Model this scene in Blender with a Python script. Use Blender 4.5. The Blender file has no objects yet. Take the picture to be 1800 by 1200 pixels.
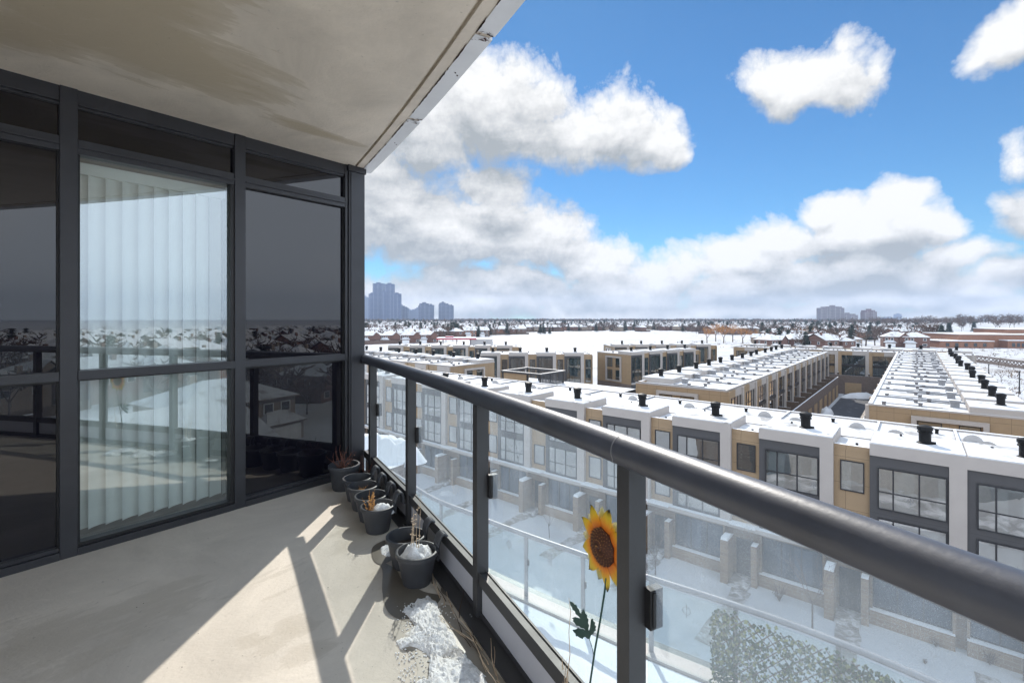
import bpy, bmesh, math, random
from mathutils import Matrix, Vector, noise as mnoise
R = math.radians
random.seed(7)
SC = bpy.context.scene
COL = SC.collection

# ------------------------------------------------------------------ camera
F = 830.0; CX = 900.0; HY = 559.0; ZC = 17.0          # focal length in photo pixels, horizon row, eye height (m)
cam = bpy.data.cameras.new('camera'); camo = bpy.data.objects.new('camera', cam); COL.objects.link(camo)
camo.location = (0, 0, ZC); camo.rotation_euler = (R(90), 0, 0)
cam.sensor_width = 36; cam.lens = 36*F/1800; cam.shift_y = -(600-HY)/1800
cam.clip_start = .05; cam.clip_end = 60000
SC.camera = camo
def spot(px, py, z):                                    # where the level plane z is met by the sight line of a photo pixel
    y = F*(ZC-z)/(py-HY)
    return Vector(((px-CX)/F*y, y, z))

# ------------------------------------------------------------------ light
SUN_AZ, SUN_EL = 2.0, 38.5
SKY, SUN, EXPO = .05, 2.4, 1.2
CLOUD = .44; VEIL_FILL = 1.12
SC.view_settings.view_transform = 'Standard'; SC.view_settings.look = 'None'
SC.view_settings.exposure = EXPO; SC.view_settings.gamma = 1
SC.cycles.use_denoising = True
SC.cycles.max_bounces = 8; SC.cycles.diffuse_bounces = 3; SC.cycles.use_adaptive_sampling = True; SC.cycles.adaptive_threshold = .02; SC.cycles.glossy_bounces = 4
SC.cycles.transmission_bounces = 4; SC.cycles.transparent_max_bounces = 16; SC.cycles.volume_bounces = 0
SC.cycles.caustics_reflective = False; SC.cycles.caustics_refractive = False
sd = Vector((math.sin(R(SUN_AZ))*math.cos(R(SUN_EL)), math.cos(R(SUN_AZ))*math.cos(R(SUN_EL)), math.sin(R(SUN_EL))))
sl = bpy.data.lights.new('sun', 'SUN'); sl.energy = SUN; sl.angle = R(.5); sl.color = (1, .95, .87)
so = bpy.data.objects.new('sun', sl); COL.objects.link(so); so.rotation_euler = sd.to_track_quat('Z', 'Y').to_euler(); so.location = (0, 40, 60)

class NT:                                               # small node-tree writer
    def __init__(s, nt): s.nt = nt
    def n(s, t, **k):
        x = s.nt.nodes.new(t)
        for a, b in k.items(): setattr(x, a, b)
        return x
    def put(s, sock, v):
        if isinstance(v, bpy.types.NodeSocket): s.nt.links.new(v, sock)
        elif v is not None: sock.default_value = v
    def m(s, op, a=None, b=None, c=None, clamp=False):
        x = s.n('ShaderNodeMath', operation=op); x.use_clamp = clamp
        for i, v in enumerate((a, b, c)): s.put(x.inputs[i], v)
        return x.outputs[0]
    def noise(s, vec, scale, detail=4, rough=.5, dist=0):
        x = s.n('ShaderNodeTexNoise'); s.put(x.inputs['Vector'], vec)
        x.inputs['Scale'].default_value = scale; x.inputs['Detail'].default_value = detail
        x.inputs['Roughness'].default_value = rough; x.inputs['Distortion'].default_value = dist
        return x.outputs['Fac']
    def ramp(s, fac, stops, interp='LINEAR'):
        x = s.n('ShaderNodeValToRGB'); s.put(x.inputs[0], fac); r = x.color_ramp; r.interpolation = interp
        while len(r.elements) < len(stops): r.elements.new(.5)
        for e, (p, c) in zip(r.elements, stops):
            e.position = p; e.color = (c, c, c, 1) if not hasattr(c, '__len__') else tuple(c)+(1,)
        return x.outputs[0]
    def mix(s, f, a, b, kind='MIX'):
        x = s.n('ShaderNodeMix', data_type='RGBA', blend_type=kind)
        s.put(x.inputs[0], f); s.put(x.inputs[6], a if isinstance(a, bpy.types.NodeSocket) else tuple(a)+(1,)); s.put(x.inputs[7], b if isinstance(b, bpy.types.NodeSocket) else tuple(b)+(1,))
        return x.outputs[2]
    def sep(s, v):
        x = s.n('ShaderNodeSeparateXYZ'); s.put(x.inputs[0], v); return x.outputs
    def comb(s, a, b, c):
        x = s.n('ShaderNodeCombineXYZ')
        for i, v in enumerate((a, b, c)): s.put(x.inputs[i], v)
        return x.outputs[0]
    def vm(s, op, a, b=None):
        x = s.n('ShaderNodeVectorMath', operation=op); s.put(x.inputs[0], a)
        if b is not None: s.put(x.inputs['Scale'] if op == 'SCALE' else x.inputs[1], b)
        return x.outputs[0]

    def facing(s, refl):                                  # Schlick reflectance, equal from either side of a pane
        ge = s.n('ShaderNodeNewGeometry'); d = s.n('ShaderNodeVectorMath', operation='DOT_PRODUCT'); s.put(d.inputs[0], ge.outputs['Incoming']); s.put(d.inputs[1], ge.outputs['Normal'])
        c = s.m('SUBTRACT', 1.0, s.m('ABSOLUTE', d.outputs['Value']), clamp=True)
        return s.m('MULTIPLY', s.m('MULTIPLY_ADD', s.m('POWER', c, 5.0), .96, .04), refl, clamp=True)

# ---- sky: physical sky with cumulus clouds set out by azimuth and elevation (degrees)
def azel(px, py):
    return math.degrees(math.atan((px-CX)/F)), math.degrees(math.atan((HY-py)/math.hypot(F, px-CX)))
CLOUDS = [  # centre of the base and radii (across, up, down) as they stand in the view, weight
 (865,215,150,150,80,1.15),(930,190,90,95,60,.9),(1085,245,100,115,50,1.0),(1010,250,150,90,55,1.05),(740,230,140,130,90,1.05),(1150,262,75,80,40,.95),(1185,272,36,40,24,.8),
 (790,420,210,130,65,1.15),(690,380,150,130,70,1),(940,430,140,100,55,1),(1040,470,95,75,45,.85),(860,330,110,60,60,.9),(660,300,90,60,60,.9),
 (800,530,330,60,40,1),(1090,530,210,62,40,1),(1160,500,85,55,35,1.1),(1200,556,700,34,16,1.05),(1300,515,190,62,40,1),
 (1290,465,130,60,40,1),(1370,430,110,60,40,1),(1530,420,175,85,42,1.25),(1465,375,75,52,40,1.15),(1575,360,70,50,40,1.15),(1655,405,70,42,30,1.1),
 (1480,480,230,60,40,1.05),(1640,490,150,50,35,1),(1740,540,130,45,25,1),(1730,510,60,35,20,.9),
 (1410,165,130,95,38,1.1),(1345,165,75,70,40,.85),(1490,160,75,85,40,.95),(1480,85,42,36,30,.5),(1545,120,35,50,60,.6),(1760,80,75,70,40,1.0),(1800,35,60,50,40,.8),(1718,110,36,30,25,.45),
 (1790,390,70,65,40,1),(1755,365,40,35,30,.7),(1800,265,40,55,40,.42),(1700,450,100,40,30,.75),(1560,525,220,45,35,1),(870,500,210,50,45,1),(1200,590,1000,40,60,.95),(700,585,300,50,60,.9),(990,560,120,40,14,1),(1420,552,120,30,14,1),(1640,560,110,34,14,1),(760,560,140,30,14,1),(1760,480,90,45,40,.85),(1790,540,80,40,20,.9)]
w = bpy.data.worlds.new('World'); SC.world = w; w.use_nodes = True
nt = w.node_tree; nt.nodes.clear(); N = NT(nt)
# density of the clouds at a direction, as a node group (used three times: here, and twice a little nearer to the sun for shading)
g = bpy.data.node_groups.new('cloud_density', 'ShaderNodeTree'); Q = NT(g)
g.interface.new_socket('Direction', in_out='INPUT', socket_type='NodeSocketVector')
g.interface.new_socket('Lift', in_out='INPUT', socket_type='NodeSocketFloat')
g.interface.new_socket('Density', in_out='OUTPUT', socket_type='NodeSocketFloat')
gi = g.nodes.new('NodeGroupInput'); go = g.nodes.new('NodeGroupOutput')
d0 = gi.outputs[0]
x, y, z = Q.sep(d0)
pv = Q.comb(Q.m('ARCTAN2', x, y), Q.m('ADD', Q.m('ARCSINE', z), gi.outputs[1]), 0.0)      # azimuth, elevation (radians)
w1 = Q.n('ShaderNodeTexNoise', noise_dimensions='2D'); Q.put(w1.inputs['Vector'], pv); w1.inputs['Scale'].default_value = 7; w1.inputs['Detail'].default_value = 2
pw = Q.n('ShaderNodeVectorMath', operation='MULTIPLY_ADD'); Q.put(pw.inputs[0], w1.outputs['Color']); pw.inputs[1].default_value = (.060, .044, 0); Q.put(pw.inputs[2], pv)
pw = Q.vm('SUBTRACT', pw.outputs[0], (.030, .022, 0))
# outside the part of the sky seen in the view: scattered fair-weather clouds
bn = Q.n('ShaderNodeTexNoise', noise_dimensions='2D'); Q.put(bn.inputs['Vector'], pv); bn.inputs['Scale'].default_value = 2.2; bn.inputs['Detail'].default_value = 2
_, el_, _ = Q.sep(pv); az_ = Q.sep(pv)[0]
out = Q.m('MAXIMUM', Q.m('SUBTRACT', Q.m('MULTIPLY', Q.m('ABSOLUTE', Q.m('SUBTRACT', az_, .14)), 2.86), 2.6, clamp=True), Q.m('SUBTRACT', Q.m('MULTIPLY', el_, 2.86), 1.9, clamp=True))
field = Q.m('SUBTRACT', Q.m('MULTIPLY', Q.m('MULTIPLY_ADD', bn.outputs['Fac'], 3.2, -.78), out), .75)
for (px, py, rx, ru, rd, wt) in CLOUDS:
    a, e = azel(px, py); dx = (azel(px+rx, py)[0]-azel(px-rx, py)[0])/2; up = azel(px, py-ru)[1]-e; dn = e-azel(px, py+rd)[1]
    q = Q.n('ShaderNodeVectorMath', operation='MULTIPLY_ADD'); Q.put(q.inputs[0], pw); q.inputs[1].default_value = (57.2958/dx, 57.2958/up, 0); q.inputs[2].default_value = (-a/dx, -e/up, 0)
    q = Q.vm('MAXIMUM', q.outputs[0], Q.vm('MULTIPLY', q.outputs[0], (-1, -up/dn, 0)))
    l = Q.n('ShaderNodeVectorMath', operation='LENGTH'); Q.put(l.inputs[0], q)
    field = Q.m('SMOOTH_MAX', field, Q.m('MULTIPLY_ADD', l.outputs['Value'], -wt, wt), .12)
nn = Q.n('ShaderNodeTexNoise', noise_dimensions='2D'); Q.put(nn.inputs['Vector'], pv); nn.inputs['Scale'].default_value = 12; nn.inputs['Detail'].default_value = 7; nn.inputs['Roughness'].default_value = .60
vo = Q.n('ShaderNodeTexVoronoi', feature='F1', voronoi_dimensions='2D'); Q.put(vo.inputs['Vector'], pw); vo.inputs['Scale'].default_value = 11; vo.inputs['Detail'].default_value = 4; vo.inputs['Roughness'].default_value = .62; vo.inputs['Lacunarity'].default_value = 2.3
dens = Q.m('ADD', Q.m('MULTIPLY_ADD', field, 1.7, Q.m('MULTIPLY_ADD', nn.outputs['Fac'], .95, -.41)), Q.m('MULTIPLY_ADD', vo.outputs['Distance'], -.55, .27))
g.links.new(dens, go.inputs[0])
tc = N.n('ShaderNodeTexCoord')
def dens_at(lift):
    x = N.n('ShaderNodeGroup'); x.node_tree = g
    nt.links.new(tc.outputs['Generated'], x.inputs[0]); x.inputs[1].default_value = lift
    return x.outputs[0]
dA, dB, dC = dens_at(0), dens_at(R(.9)), dens_at(R(4.6))
mask = N.ramp(N.m('MULTIPLY_ADD', dA, 1.0, .30), [(.12, 0.0), (.40, .50), (.80, 1.0)], 'LINEAR')
ga = N.sep(tc.outputs['Generated']); lay = N.noise(N.comb(N.m('MULTIPLY', N.m('ARCTAN2', ga[0], ga[1]), 5.0), N.m('MULTIPLY', ga[2], 19.0), 0.0), 1.6, 5, .55)
lit = N.m('ADD', N.m('ADD', N.m('MULTIPLY', N.m('SUBTRACT', dA, dB), .30), N.m('MULTIPLY', N.m('SUBTRACT', dA, dC), .24)), N.m('ADD', N.m('MULTIPLY_ADD', dC, -.17, .53), N.m('MULTIPLY_ADD', lay, .85, -.42)))
ccol = N.ramp(lit, [(.10, (.42, .455, .48)), (.36, (.585, .61, .63)), (.62, (.76, .77, .78)), (.80, (.875, .88, .885)), (1.0, (1.0, 1.0, .995))])
sky = N.n('ShaderNodeTexSky', sky_type='NISHITA'); sky.sun_disc = False
sky.sun_elevation = R(SUN_EL); sky.sun_rotation = R(SUN_AZ)
sky.altitude = 200; sky.air_density = 1.0; sky.dust_density = .05; sky.ozone_density = 3.0
b1 = N.n('ShaderNodeBackground'); b1.inputs['Strength'].default_value = SKY
N.put(b1.inputs[0], N.mix(1.0, sky.outputs[0], (.41, .76, .96), 'MULTIPLY'))
b2 = N.n('ShaderNodeBackground'); b2.inputs['Strength'].default_value = CLOUD; N.put(b2.inputs[0], ccol)
mx = N.n('ShaderNodeMixShader'); nt.links.new(mask, mx.inputs[0]); nt.links.new(b1.outputs[0], mx.inputs[1]); nt.links.new(b2.outputs[0], mx.inputs[2])
# the sky behind the balcony is an even pale veil, brightened to fill its shade
sx, sy, sz = N.sep(tc.outputs['Generated'])
veil = N.ramp(N.m('ADD', N.m('MULTIPLY', sy, -1.0), .45), [(.10, 0.0), (.55, .88)])
b3 = N.n('ShaderNodeBackground'); b3.inputs['Strength'].default_value = VEIL_FILL; N.put(b3.inputs[0], N.ramp(sz, [(.0, (.80, .86, .94)), (.5, (.74, .82, .93)), (1.0, (.62, .74, .92))]))
m3 = N.n('ShaderNodeMixShader'); nt.links.new(veil, m3.inputs[0]); nt.links.new(mx.outputs[0], m3.inputs[1]); nt.links.new(b3.outputs[0], m3.inputs[2])
wo = N.n('ShaderNodeOutputWorld'); nt.links.new(m3.outputs[0], wo.inputs[0])

# ------------------------------------------------------------------ materials
MATS = {}
def mat(name, col, rough=.6, vary=.12, scale=3.0, bump=0, bscale=40, metal=0, spec=.5, col2=None, lo=.4, hi=.62, own=False):
    m = bpy.data.materials.new(name); m.use_nodes = True; t = m.node_tree; t.nodes.clear(); K = NT(t)
    p = K.n('ShaderNodeBsdfPrincipled'); o = K.n('ShaderNodeOutputMaterial'); t.links.new(p.outputs[0], o.inputs[0])
    c = K.n('ShaderNodeTexCoord').outputs['Object']
    if own: c = K.vm('ADD', c, K.vm('SCALE', K.comb(K.n('ShaderNodeObjectInfo').outputs['Random'], K.n('ShaderNodeObjectInfo').outputs['Random'], 0.0), 113.0))
    n = K.noise(c, scale, 6, .6)
    dark = tuple(v*(1-vary) for v in col); light = tuple(min(1, v*(1+vary)) for v in col)
    base = K.mix(K.ramp(n, [(.3, 0.0), (.7, 1.0)]), dark, light)
    if col2: base = K.mix(K.ramp(K.noise(c, scale*.7, 8, .65, .6), [(lo, 0.0), (hi, 1.0)]), base, col2)
    K.put(p.inputs['Base Color'], base)
    K.put(p.inputs['Roughness'], K.m('ADD', rough-.06, K.m('MULTIPLY', n, .12)))
    p.inputs['Metallic'].default_value = metal; p.inputs['Specular IOR Level'].default_value = spec
    if bump:
        b = K.n('ShaderNodeBump'); b.inputs['Strength'].default_value = bump; b.inputs['Distance'].default_value = .02
        K.put(b.inputs['Height'], K.noise(c, bscale, 5, .6)); t.links.new(b.outputs[0], p.inputs['Normal'])
    MATS[name] = m; return m, K, p, base, c
def glass(name, tint, refl, dirt=0, dirtcol=(.75, .8, .82), streak=True):
    m = bpy.data.materials.new(name); m.use_nodes = True; t = m.node_tree; t.nodes.clear(); K = NT(t)
    tr = K.n('ShaderNodeBsdfTransparent'); tr.inputs[0].default_value = tuple(tint)+(1,)
    gl = K.n('ShaderNodeBsdfGlossy'); gl.inputs['Roughness'].default_value = 0.0; gl.inputs[0].default_value = (.88, .96, 1, 1)
    mx = K.n('ShaderNodeMixShader'); K.put(mx.inputs[0], K.facing(refl))
    t.links.new(tr.outputs[0], mx.inputs[1]); t.links.new(gl.outputs[0], mx.inputs[2]); last = mx.outputs[0]
    if dirt:
        c = K.n('ShaderNodeTexCoord').outputs['Object']
        x, y, z = K.sep(c)
        fine = K.ramp(K.noise(c, 620, 2, .7), [(.54, 0.0), (.74, 1.0)])
        st = K.noise(K.comb(K.m('MULTIPLY', x, 26.0), K.m('MULTIPLY', y, 26.0), K.m('MULTIPLY', z, 2.2)), 1, 5, .6)
        blot = K.noise(c, 5, 4, .6)
        am = K.m('MULTIPLY', K.m('ADD', K.m('ADD', .52, K.m('MULTIPLY', fine, .42)), K.m('MULTIPLY', st, .45)), K.m('MULTIPLY', K.m('ADD', blot, .45), dirt), clamp=True)
        dt = K.n('ShaderNodeBsdfTranslucent'); dt.inputs[0].default_value = tuple(dirtcol)+(1,)
        dd = K.n('ShaderNodeBsdfDiffuse'); dd.inputs[0].default_value = tuple(dirtcol)+(1,)
        ds = K.n('ShaderNodeMixShader'); ds.inputs[0].default_value = .35; t.links.new(dt.outputs[0], ds.inputs[1]); t.links.new(dd.outputs[0], ds.inputs[2])
        m2 = K.n('ShaderNodeMixShader'); K.put(m2.inputs[0], am); t.links.new(last, m2.inputs[1]); t.links.new(ds.outputs[0], m2.inputs[2]); last = m2.outputs[0]
    o = K.n('ShaderNodeOutputMaterial'); t.links.new(last, o.inputs[0]); MATS[name] = m; return m
def darkglass(name, col, refl, rough=0.0, wob=0, curtain=None):
    m = bpy.data.materials.new(name); m.use_nodes = True; t = m.node_tree; t.nodes.clear(); K = NT(t)
    c = K.n('ShaderNodeTexCoord').outputs['Object']
    d = K.n('ShaderNodeBsdfDiffuse'); d.inputs[0].default_value = tuple(col)+(1,)
    if curtain:
        oi = K.n('ShaderNodeObjectInfo')
        x, y, z = K.sep(c)
        wn = K.n('ShaderNodeTexWhiteNoise', noise_dimensions='2D'); K.put(wn.inputs['Vector'], K.comb(K.m('FLOOR', K.m('MULTIPLY', x, 2.1)), K.m('ADD', K.m('MULTIPLY', oi.outputs['Random'], 97.0), K.m('FLOOR', K.m('MULTIPLY', z, .35))), 0.0))
        K.put(d.inputs[0], K.mix(K.ramp(wn.outputs['Value'], [(.52, 0.0), (.60, .35), (1.0, 1.0)]), col, curtain))
    gl = K.n('ShaderNodeBsdfGlossy'); gl.inputs['Roughness'].default_value = rough; gl.inputs[0].default_value = (1, 1, 1, 1)
    if wob:
        b = K.n('ShaderNodeBump'); b.inputs['Strength'].default_value = wob; b.inputs['Distance'].default_value = .1
        K.put(b.inputs['Height'], K.noise(c, .8, 2, .5)); t.links.new(b.outputs[0], gl.inputs['Normal'])
    mx = K.n('ShaderNodeMixShader'); K.put(mx.inputs[0], K.facing(refl))
    t.links.new(d.outputs[0], mx.inputs[1]); t.links.new(gl.outputs[0], mx.inputs[2])
    o = K.n('ShaderNodeOutputMaterial'); t.links.new(mx.outputs[0], o.inputs[0]); MATS[name] = m; return m
def panel(name, col, w, h, line=.55, rough=.55, mortar=.012, vary=.06):    # cladding with open joints, running along whichever way the wall faces
    m, K, p, base, c = mat(name, col, rough, vary, 1.2)
    x, y, z = K.sep(c)
    v = K.comb(K.m('ADD', K.m('ADD', x, y), 400.0), K.m('ADD', z, .02), 0.0)
    b = K.n('ShaderNodeTexBrick', offset=0.0); K.put(b.inputs['Vector'], v); b.inputs['Scale'].default_value = 1
    b.inputs['Brick Width'].default_value = w; b.inputs['Row Height'].default_value = h; b.inputs['Mortar Size'].default_value = mortar; b.inputs['Mortar Smooth'].default_value = 0
    K.put(p.inputs['Base Color'], K.mix(b.outputs['Fac'], base, tuple(q*line for q in col)))
def brick(name, col, bw=.5, bh=.2, vary=.3):
    m, K, p, base, c = mat(name, col, .85, .18, .8)
    x, y, z = K.sep(c)
    b = K.n('ShaderNodeTexBrick'); K.put(b.inputs['Vector'], K.comb(K.m('ADD', x, y), z, 0.0)); b.inputs['Scale'].default_value = 1
    b.inputs['Brick Width'].default_value = bw; b.inputs['Row Height'].default_value = bh; b.inputs['Mortar Size'].default_value = .012
    b.inputs['Color1'].default_value = tuple(q*(1-vary) for q in col)+(1,); b.inputs['Color2'].default_value = tuple(min(1, q*(1+vary)) for q in col)+(1,); b.inputs['Mortar'].default_value = (.3, .28, .26, 1)
    K.put(p.inputs['Base Color'], K.mix(.5, base, b.outputs['Color']))

mat('snow', (.66, .665, .675), .75, .07, .6, .5, 4, spec=.2)
mat('roof_snow', (.57, .572, .58), .75, .10, .7, .6, 1.6, spec=.2, col2=(.30, .29, .28), lo=.555, hi=.63, own=True)
m, K, p, base, c = mat('ground_snow', (.45, .455, .468), .8, .16, .06, 1.0, .8, spec=.2)
big = K.ramp(K.noise(c, .035, 8, .62), [(.52, 0.0), (.66, 1.0)]); sm = K.ramp(K.noise(c, .6, 6, .7), [(.58, 0.0), (.72, 1.0)])
K.put(p.inputs['Base Color'], K.mix(K.m('MULTIPLY', K.m('ADD', K.m('MULTIPLY', big, .6), K.m('MULTIPLY', sm, .5)), .8), base, (.27, .225, .17)))
mat('slush', (.34, .33, .33), .6, .15, .5, .2, 3, col2=(.66, .66, .68), lo=.46, hi=.60)
mat('asphalt', (.06, .06, .065), .75, .2, 1.5, .3, 30, col2=(.20, .20, .21), lo=.55, hi=.75)
mat('paving', (.30, .25, .20), .8, .15, 1.5, .3, 20, col2=(.44, .40, .36))
mat('flagstone', (.19, .17, .155), .8, .25, 2.5, .4, 8, col2=(.48, .47, .46), lo=.46, hi=.64)
panel('tan_panel', (.295, .205, .120), 1.15, 1.5)
mat('white_panel', (.385, .345, .315), .55, .05, 1.0)
panel('grey_panel', (.060, .058, .060), 60.0, 3.1, .7)
mat('dark_frame', (.020, .020, .023), .45, .1, 3)
brick('stone', (.20, .145, .10), .6, .22)
brick('brown_brick', (.135, .10, .085), .4, .15)
mat('brown_wood', (.10, .07, .05), .8, .25, 3)
mat('tan_door', (.34, .24, .14), .6, .1, 2)
mat('black_metal', (.004, .004, .0045), .55, .2, 4, spec=.25)
mat('vent_dark', (.15, .14, .14), .6, .15, 4)
mat('grey_metal', (.24, .24, .25), .45, .12, 4, metal=.3)
mat('vent_grey', (.40, .385, .375), .6, .1, 4)
darkglass('town_glass', (.018, .030, .032), 7.5, 0, .06, (.08, .10, .10))
darkglass('ground_glass', (.016, .030, .048), 2.0, 0, .06, (.06, .085, .12))
darkglass('far_glass', (.02, .024, .03), 1.8)
for nm, cc in (('red_brick', (.145, .072, .055)), ('brown_house_brick', (.13, .082, .065)), ('pale_brick', (.27, .21, .16)), ('orange_brick', (.23, .105, .060))): brick(nm, cc, .6, .25, .2)
mat('shingle', (.055, .050, .050), .85, .3, 2)
mat('fascia', (.22, .17, .14), .7, .2, 1)
mat('white_trim', (.72, .71, .70), .5, .05, 2)
mat('bark', (.075, .052, .040), .9, .3, 3)
mat('pale_bark', (.16, .125, .10), .9, .3, 3)
mat('twig', (.105, .068, .052), .9, .3, 1)
mat('willow_twig', (.40, .19, .055), .85, .25, .5)
mat('needle', (.022, .034, .026), .9, .35, 1)
mat('red_band', (.36, .015, .03), .4, .1, 1)
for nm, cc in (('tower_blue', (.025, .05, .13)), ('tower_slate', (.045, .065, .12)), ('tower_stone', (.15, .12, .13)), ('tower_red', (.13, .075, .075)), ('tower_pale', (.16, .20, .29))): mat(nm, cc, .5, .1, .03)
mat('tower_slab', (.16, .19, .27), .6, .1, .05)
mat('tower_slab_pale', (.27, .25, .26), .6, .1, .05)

mat('post_paint', (.045, .045, .048), .5, .12, 8, .05, 90)
# ------------------------------------------------------------------ mesh writing
class MB:
    def __init__(s, T=None): s.v = []; s.f = []; s.m = []; s.s = []; s.T = T
    def add(s, vs, fs, m, smooth=False):
        o = len(s.v); T = s.T
        s.v += [tuple(T @ Vector(p)) for p in vs] if T else [tuple(p) for p in vs]
        for f in fs: s.f.append([o+i for i in f]); s.m.append(m); s.s.append(smooth)
    def box(s, x0, y0, z0, x1, y1, z1, m, top=None):
        vs = [(x0,y0,z0),(x1,y0,z0),(x1,y1,z0),(x0,y1,z0),(x0,y0,z1),(x1,y0,z1),(x1,y1,z1),(x0,y1,z1)]
        s.add(vs, [(0,3,2,1),(0,1,5,4),(1,2,6,5),(2,3,7,6),(3,0,4,7)], m); s.add(vs[4:], [(0,1,2,3)], top or m)
    def prism(s, pts, z0, z1, m, top=None, cap=True):
        n = len(pts); vs = [(p[0],p[1],z0) for p in pts]+[(p[0],p[1],z1) for p in pts]
        s.add(vs, [(i,(i+1)%n,n+(i+1)%n,n+i) for i in range(n)], m)
        if cap: s.add(vs[n:], [tuple(range(n))], top or m); s.add(vs[:n], [tuple(reversed(range(n)))], m)
    def tube(s, pts, r, n, m, caps=True, smooth=True, flat=1.0):
        pts = [Vector(p) for p in pts]; L = len(pts); rr = r if hasattr(r, '__len__') else [r]*L
        rings = []; up = None
        for i, p in enumerate(pts):
            t = (pts[min(i+1, L-1)]-pts[max(i-1, 0)]).normalized()
            if up is None or abs(up.dot(t)) > .95: up = Vector((0,0,1)) if abs(t.z) < .9 else Vector((1,0,0))
            a = t.cross(up).normalized(); b = a.cross(t).normalized()
            rings += [p+(a*math.cos(2*math.pi*k/n)+b*math.sin(2*math.pi*k/n)*flat)*rr[i] for k in range(n)]
        fs = [(i*n+k, i*n+(k+1)%n, (i+1)*n+(k+1)%n, (i+1)*n+k) for i in range(L-1) for k in range(n)]
        if caps: fs += [tuple(reversed(range(n))), tuple((L-1)*n+k for k in range(n))]
        s.add(rings, fs, m, smooth)
    def lathe(s, prof, n, m, c=(0,0,0), smooth=True, close=False):
        vs = [(c[0]+r*math.cos(2*math.pi*k/n), c[1]+r*math.sin(2*math.pi*k/n), c[2]+z) for r, z in prof for k in range(n)]
        L = len(prof); fs = [(i*n+k, i*n+(k+1)%n, (i+1)*n+(k+1)%n, (i+1)*n+k) for i in range(L-1) for k in range(n)]
        if close: fs += [tuple(reversed(range(n))), tuple((L-1)*n+k for k in range(n))]
        s.add(vs, fs, m, smooth)
    def sweep(s, path, prof, m, smooth=False, caps=True):       # a profile (across, up) swept along a level path
        path = [Vector(p) for p in path]; L = len(path); n = len(prof); vs = []
        for i, p in enumerate(path):
            t = path[min(i+1, L-1)]-path[max(i-1, 0)]; t.z = 0; t.normalize(); a = Vector((t.y, -t.x, 0))
            vs += [p+a*q[0]+Vector((0,0,q[1])) for q in prof]
        fs = [(i*n+k, (i+1)*n+k, (i+1)*n+(k+1)%n, i*n+(k+1)%n) for i in range(L-1) for k in range(n)]
        s.add(vs, fs, m, smooth)
        if caps: s.add(vs[:n], [tuple(range(n))], m); s.add(vs[-n:], [tuple(reversed(range(n)))], m)
    def build(s, name, parent=None, bevel=0, sharp=40):
        me = bpy.data.meshes.new(name); me.from_pydata(s.v, [], s.f)
        keys = []
        for k in s.m:
            if k not in keys: keys.append(k)
        for k in keys: me.materials.append(MATS[k])
        me.polygons.foreach_set('material_index', [keys.index(k) for k in s.m])
        me.polygons.foreach_set('use_smooth', s.s)
        if any(s.s): me.set_sharp_from_angle(angle=R(sharp))
        me.update()
        o = bpy.data.objects.new(name, me); COL.objects.link(o)
        if parent: o.parent = parent
        if bevel:
            b = o.modifiers.new('bevel', 'BEVEL'); b.width = bevel; b.segments = 2; b.limit_method = 'ANGLE'
        return o
def tag(o, label=None, cat=None, group=None, kind=None):
    if label: o['label'] = label
    if cat: o['category'] = cat
    if group: o['group'] = group
    if kind: o['kind'] = kind
    return o
def thing(name, label, cat, loc=(0,0,0), rz=0, group=None):
    o = bpy.data.objects.new(name, None); COL.objects.link(o); o.location = loc; o.rotation_euler = (0,0,rz); o.empty_display_size = .2
    return tag(o, label, cat, group)
def copy_tree(o, parent=None):
    c = o.copy(); COL.objects.link(c); c.parent = parent
    if parent and o.name.split('.')[0] in ('chimney', 'roof_vent', 'pipe', 'air_conditioner'): c.location = (random.uniform(-.22, .22), random.uniform(-.30, .30), random.uniform(-.06, 0))
    for ch in KIDS.get(o.name, o.children): copy_tree(ch, c)
    return c
KIDS = {}
ORD = 'first second third fourth fifth sixth seventh eighth ninth tenth eleventh twelfth thirteenth fourteenth fifteenth sixteenth'.split()
def rnd(a, b): return random.uniform(a, b)
# ------------------------------------------------------------------ ground, roads
U = Vector((.650, .760, 0)); V = Vector((-.760, .650, 0))              # the two street directions of the estate
def uv(u, v, z=0): p = U*u+V*v; p.z = z; return p
b = MB(); G_ = 5000
b.add([(-G_,-G_,0),(G_,-G_,0),(G_,G_,0),(-G_,G_,0)], [(0,1,2,3)], 'ground_snow'); tag(b.build('ground'), kind='structure')
def sheet(name, pts, z, m):
    b = MB(); b.add([(p[0],p[1],z) for p in pts], [tuple(range(len(pts)))], m); return tag(b.build(name), kind='structure')
sheet('road', [uv(7,-120), uv(16,-120), uv(16,90), uv(7,90)], .004, 'slush')
sheet('courtyard_road', [uv(44,7.2), uv(130,7.2), uv(130,12.2), uv(44,12.2)], .006, 'asphalt')
sheet('courtyard_paving', [uv(44,5.3), uv(130,5.3), uv(130,7.2), uv(44,7.2)], .006, 'paving')
sheet('lane', [uv(45.6,-30), uv(49.3,-30), uv(49.3,48), uv(45.6,48)], .010, 'slush')
sheet('far_road', [spot(755,604,0), spot(880,596,0), spot(1010,586,0), spot(1016,587.2,0), spot(890,598.2,0), spot(760,607,0)], .02, 'slush')
sheet('field_track', [spot(960,611,0), spot(975,603,0), spot(1000,597,0), spot(1060,592,0), spot(1240,588,0), spot(1240,588.5,0), spot(1060,592.7,0), spot(1003,598,0), spot(980,604,0), spot(966,611,0)], .012, 'slush')
sheet('far_track', [spot(640,606,0), spot(760,601,0), spot(762,603,0), spot(640,609,0)], .015, 'slush')

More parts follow.
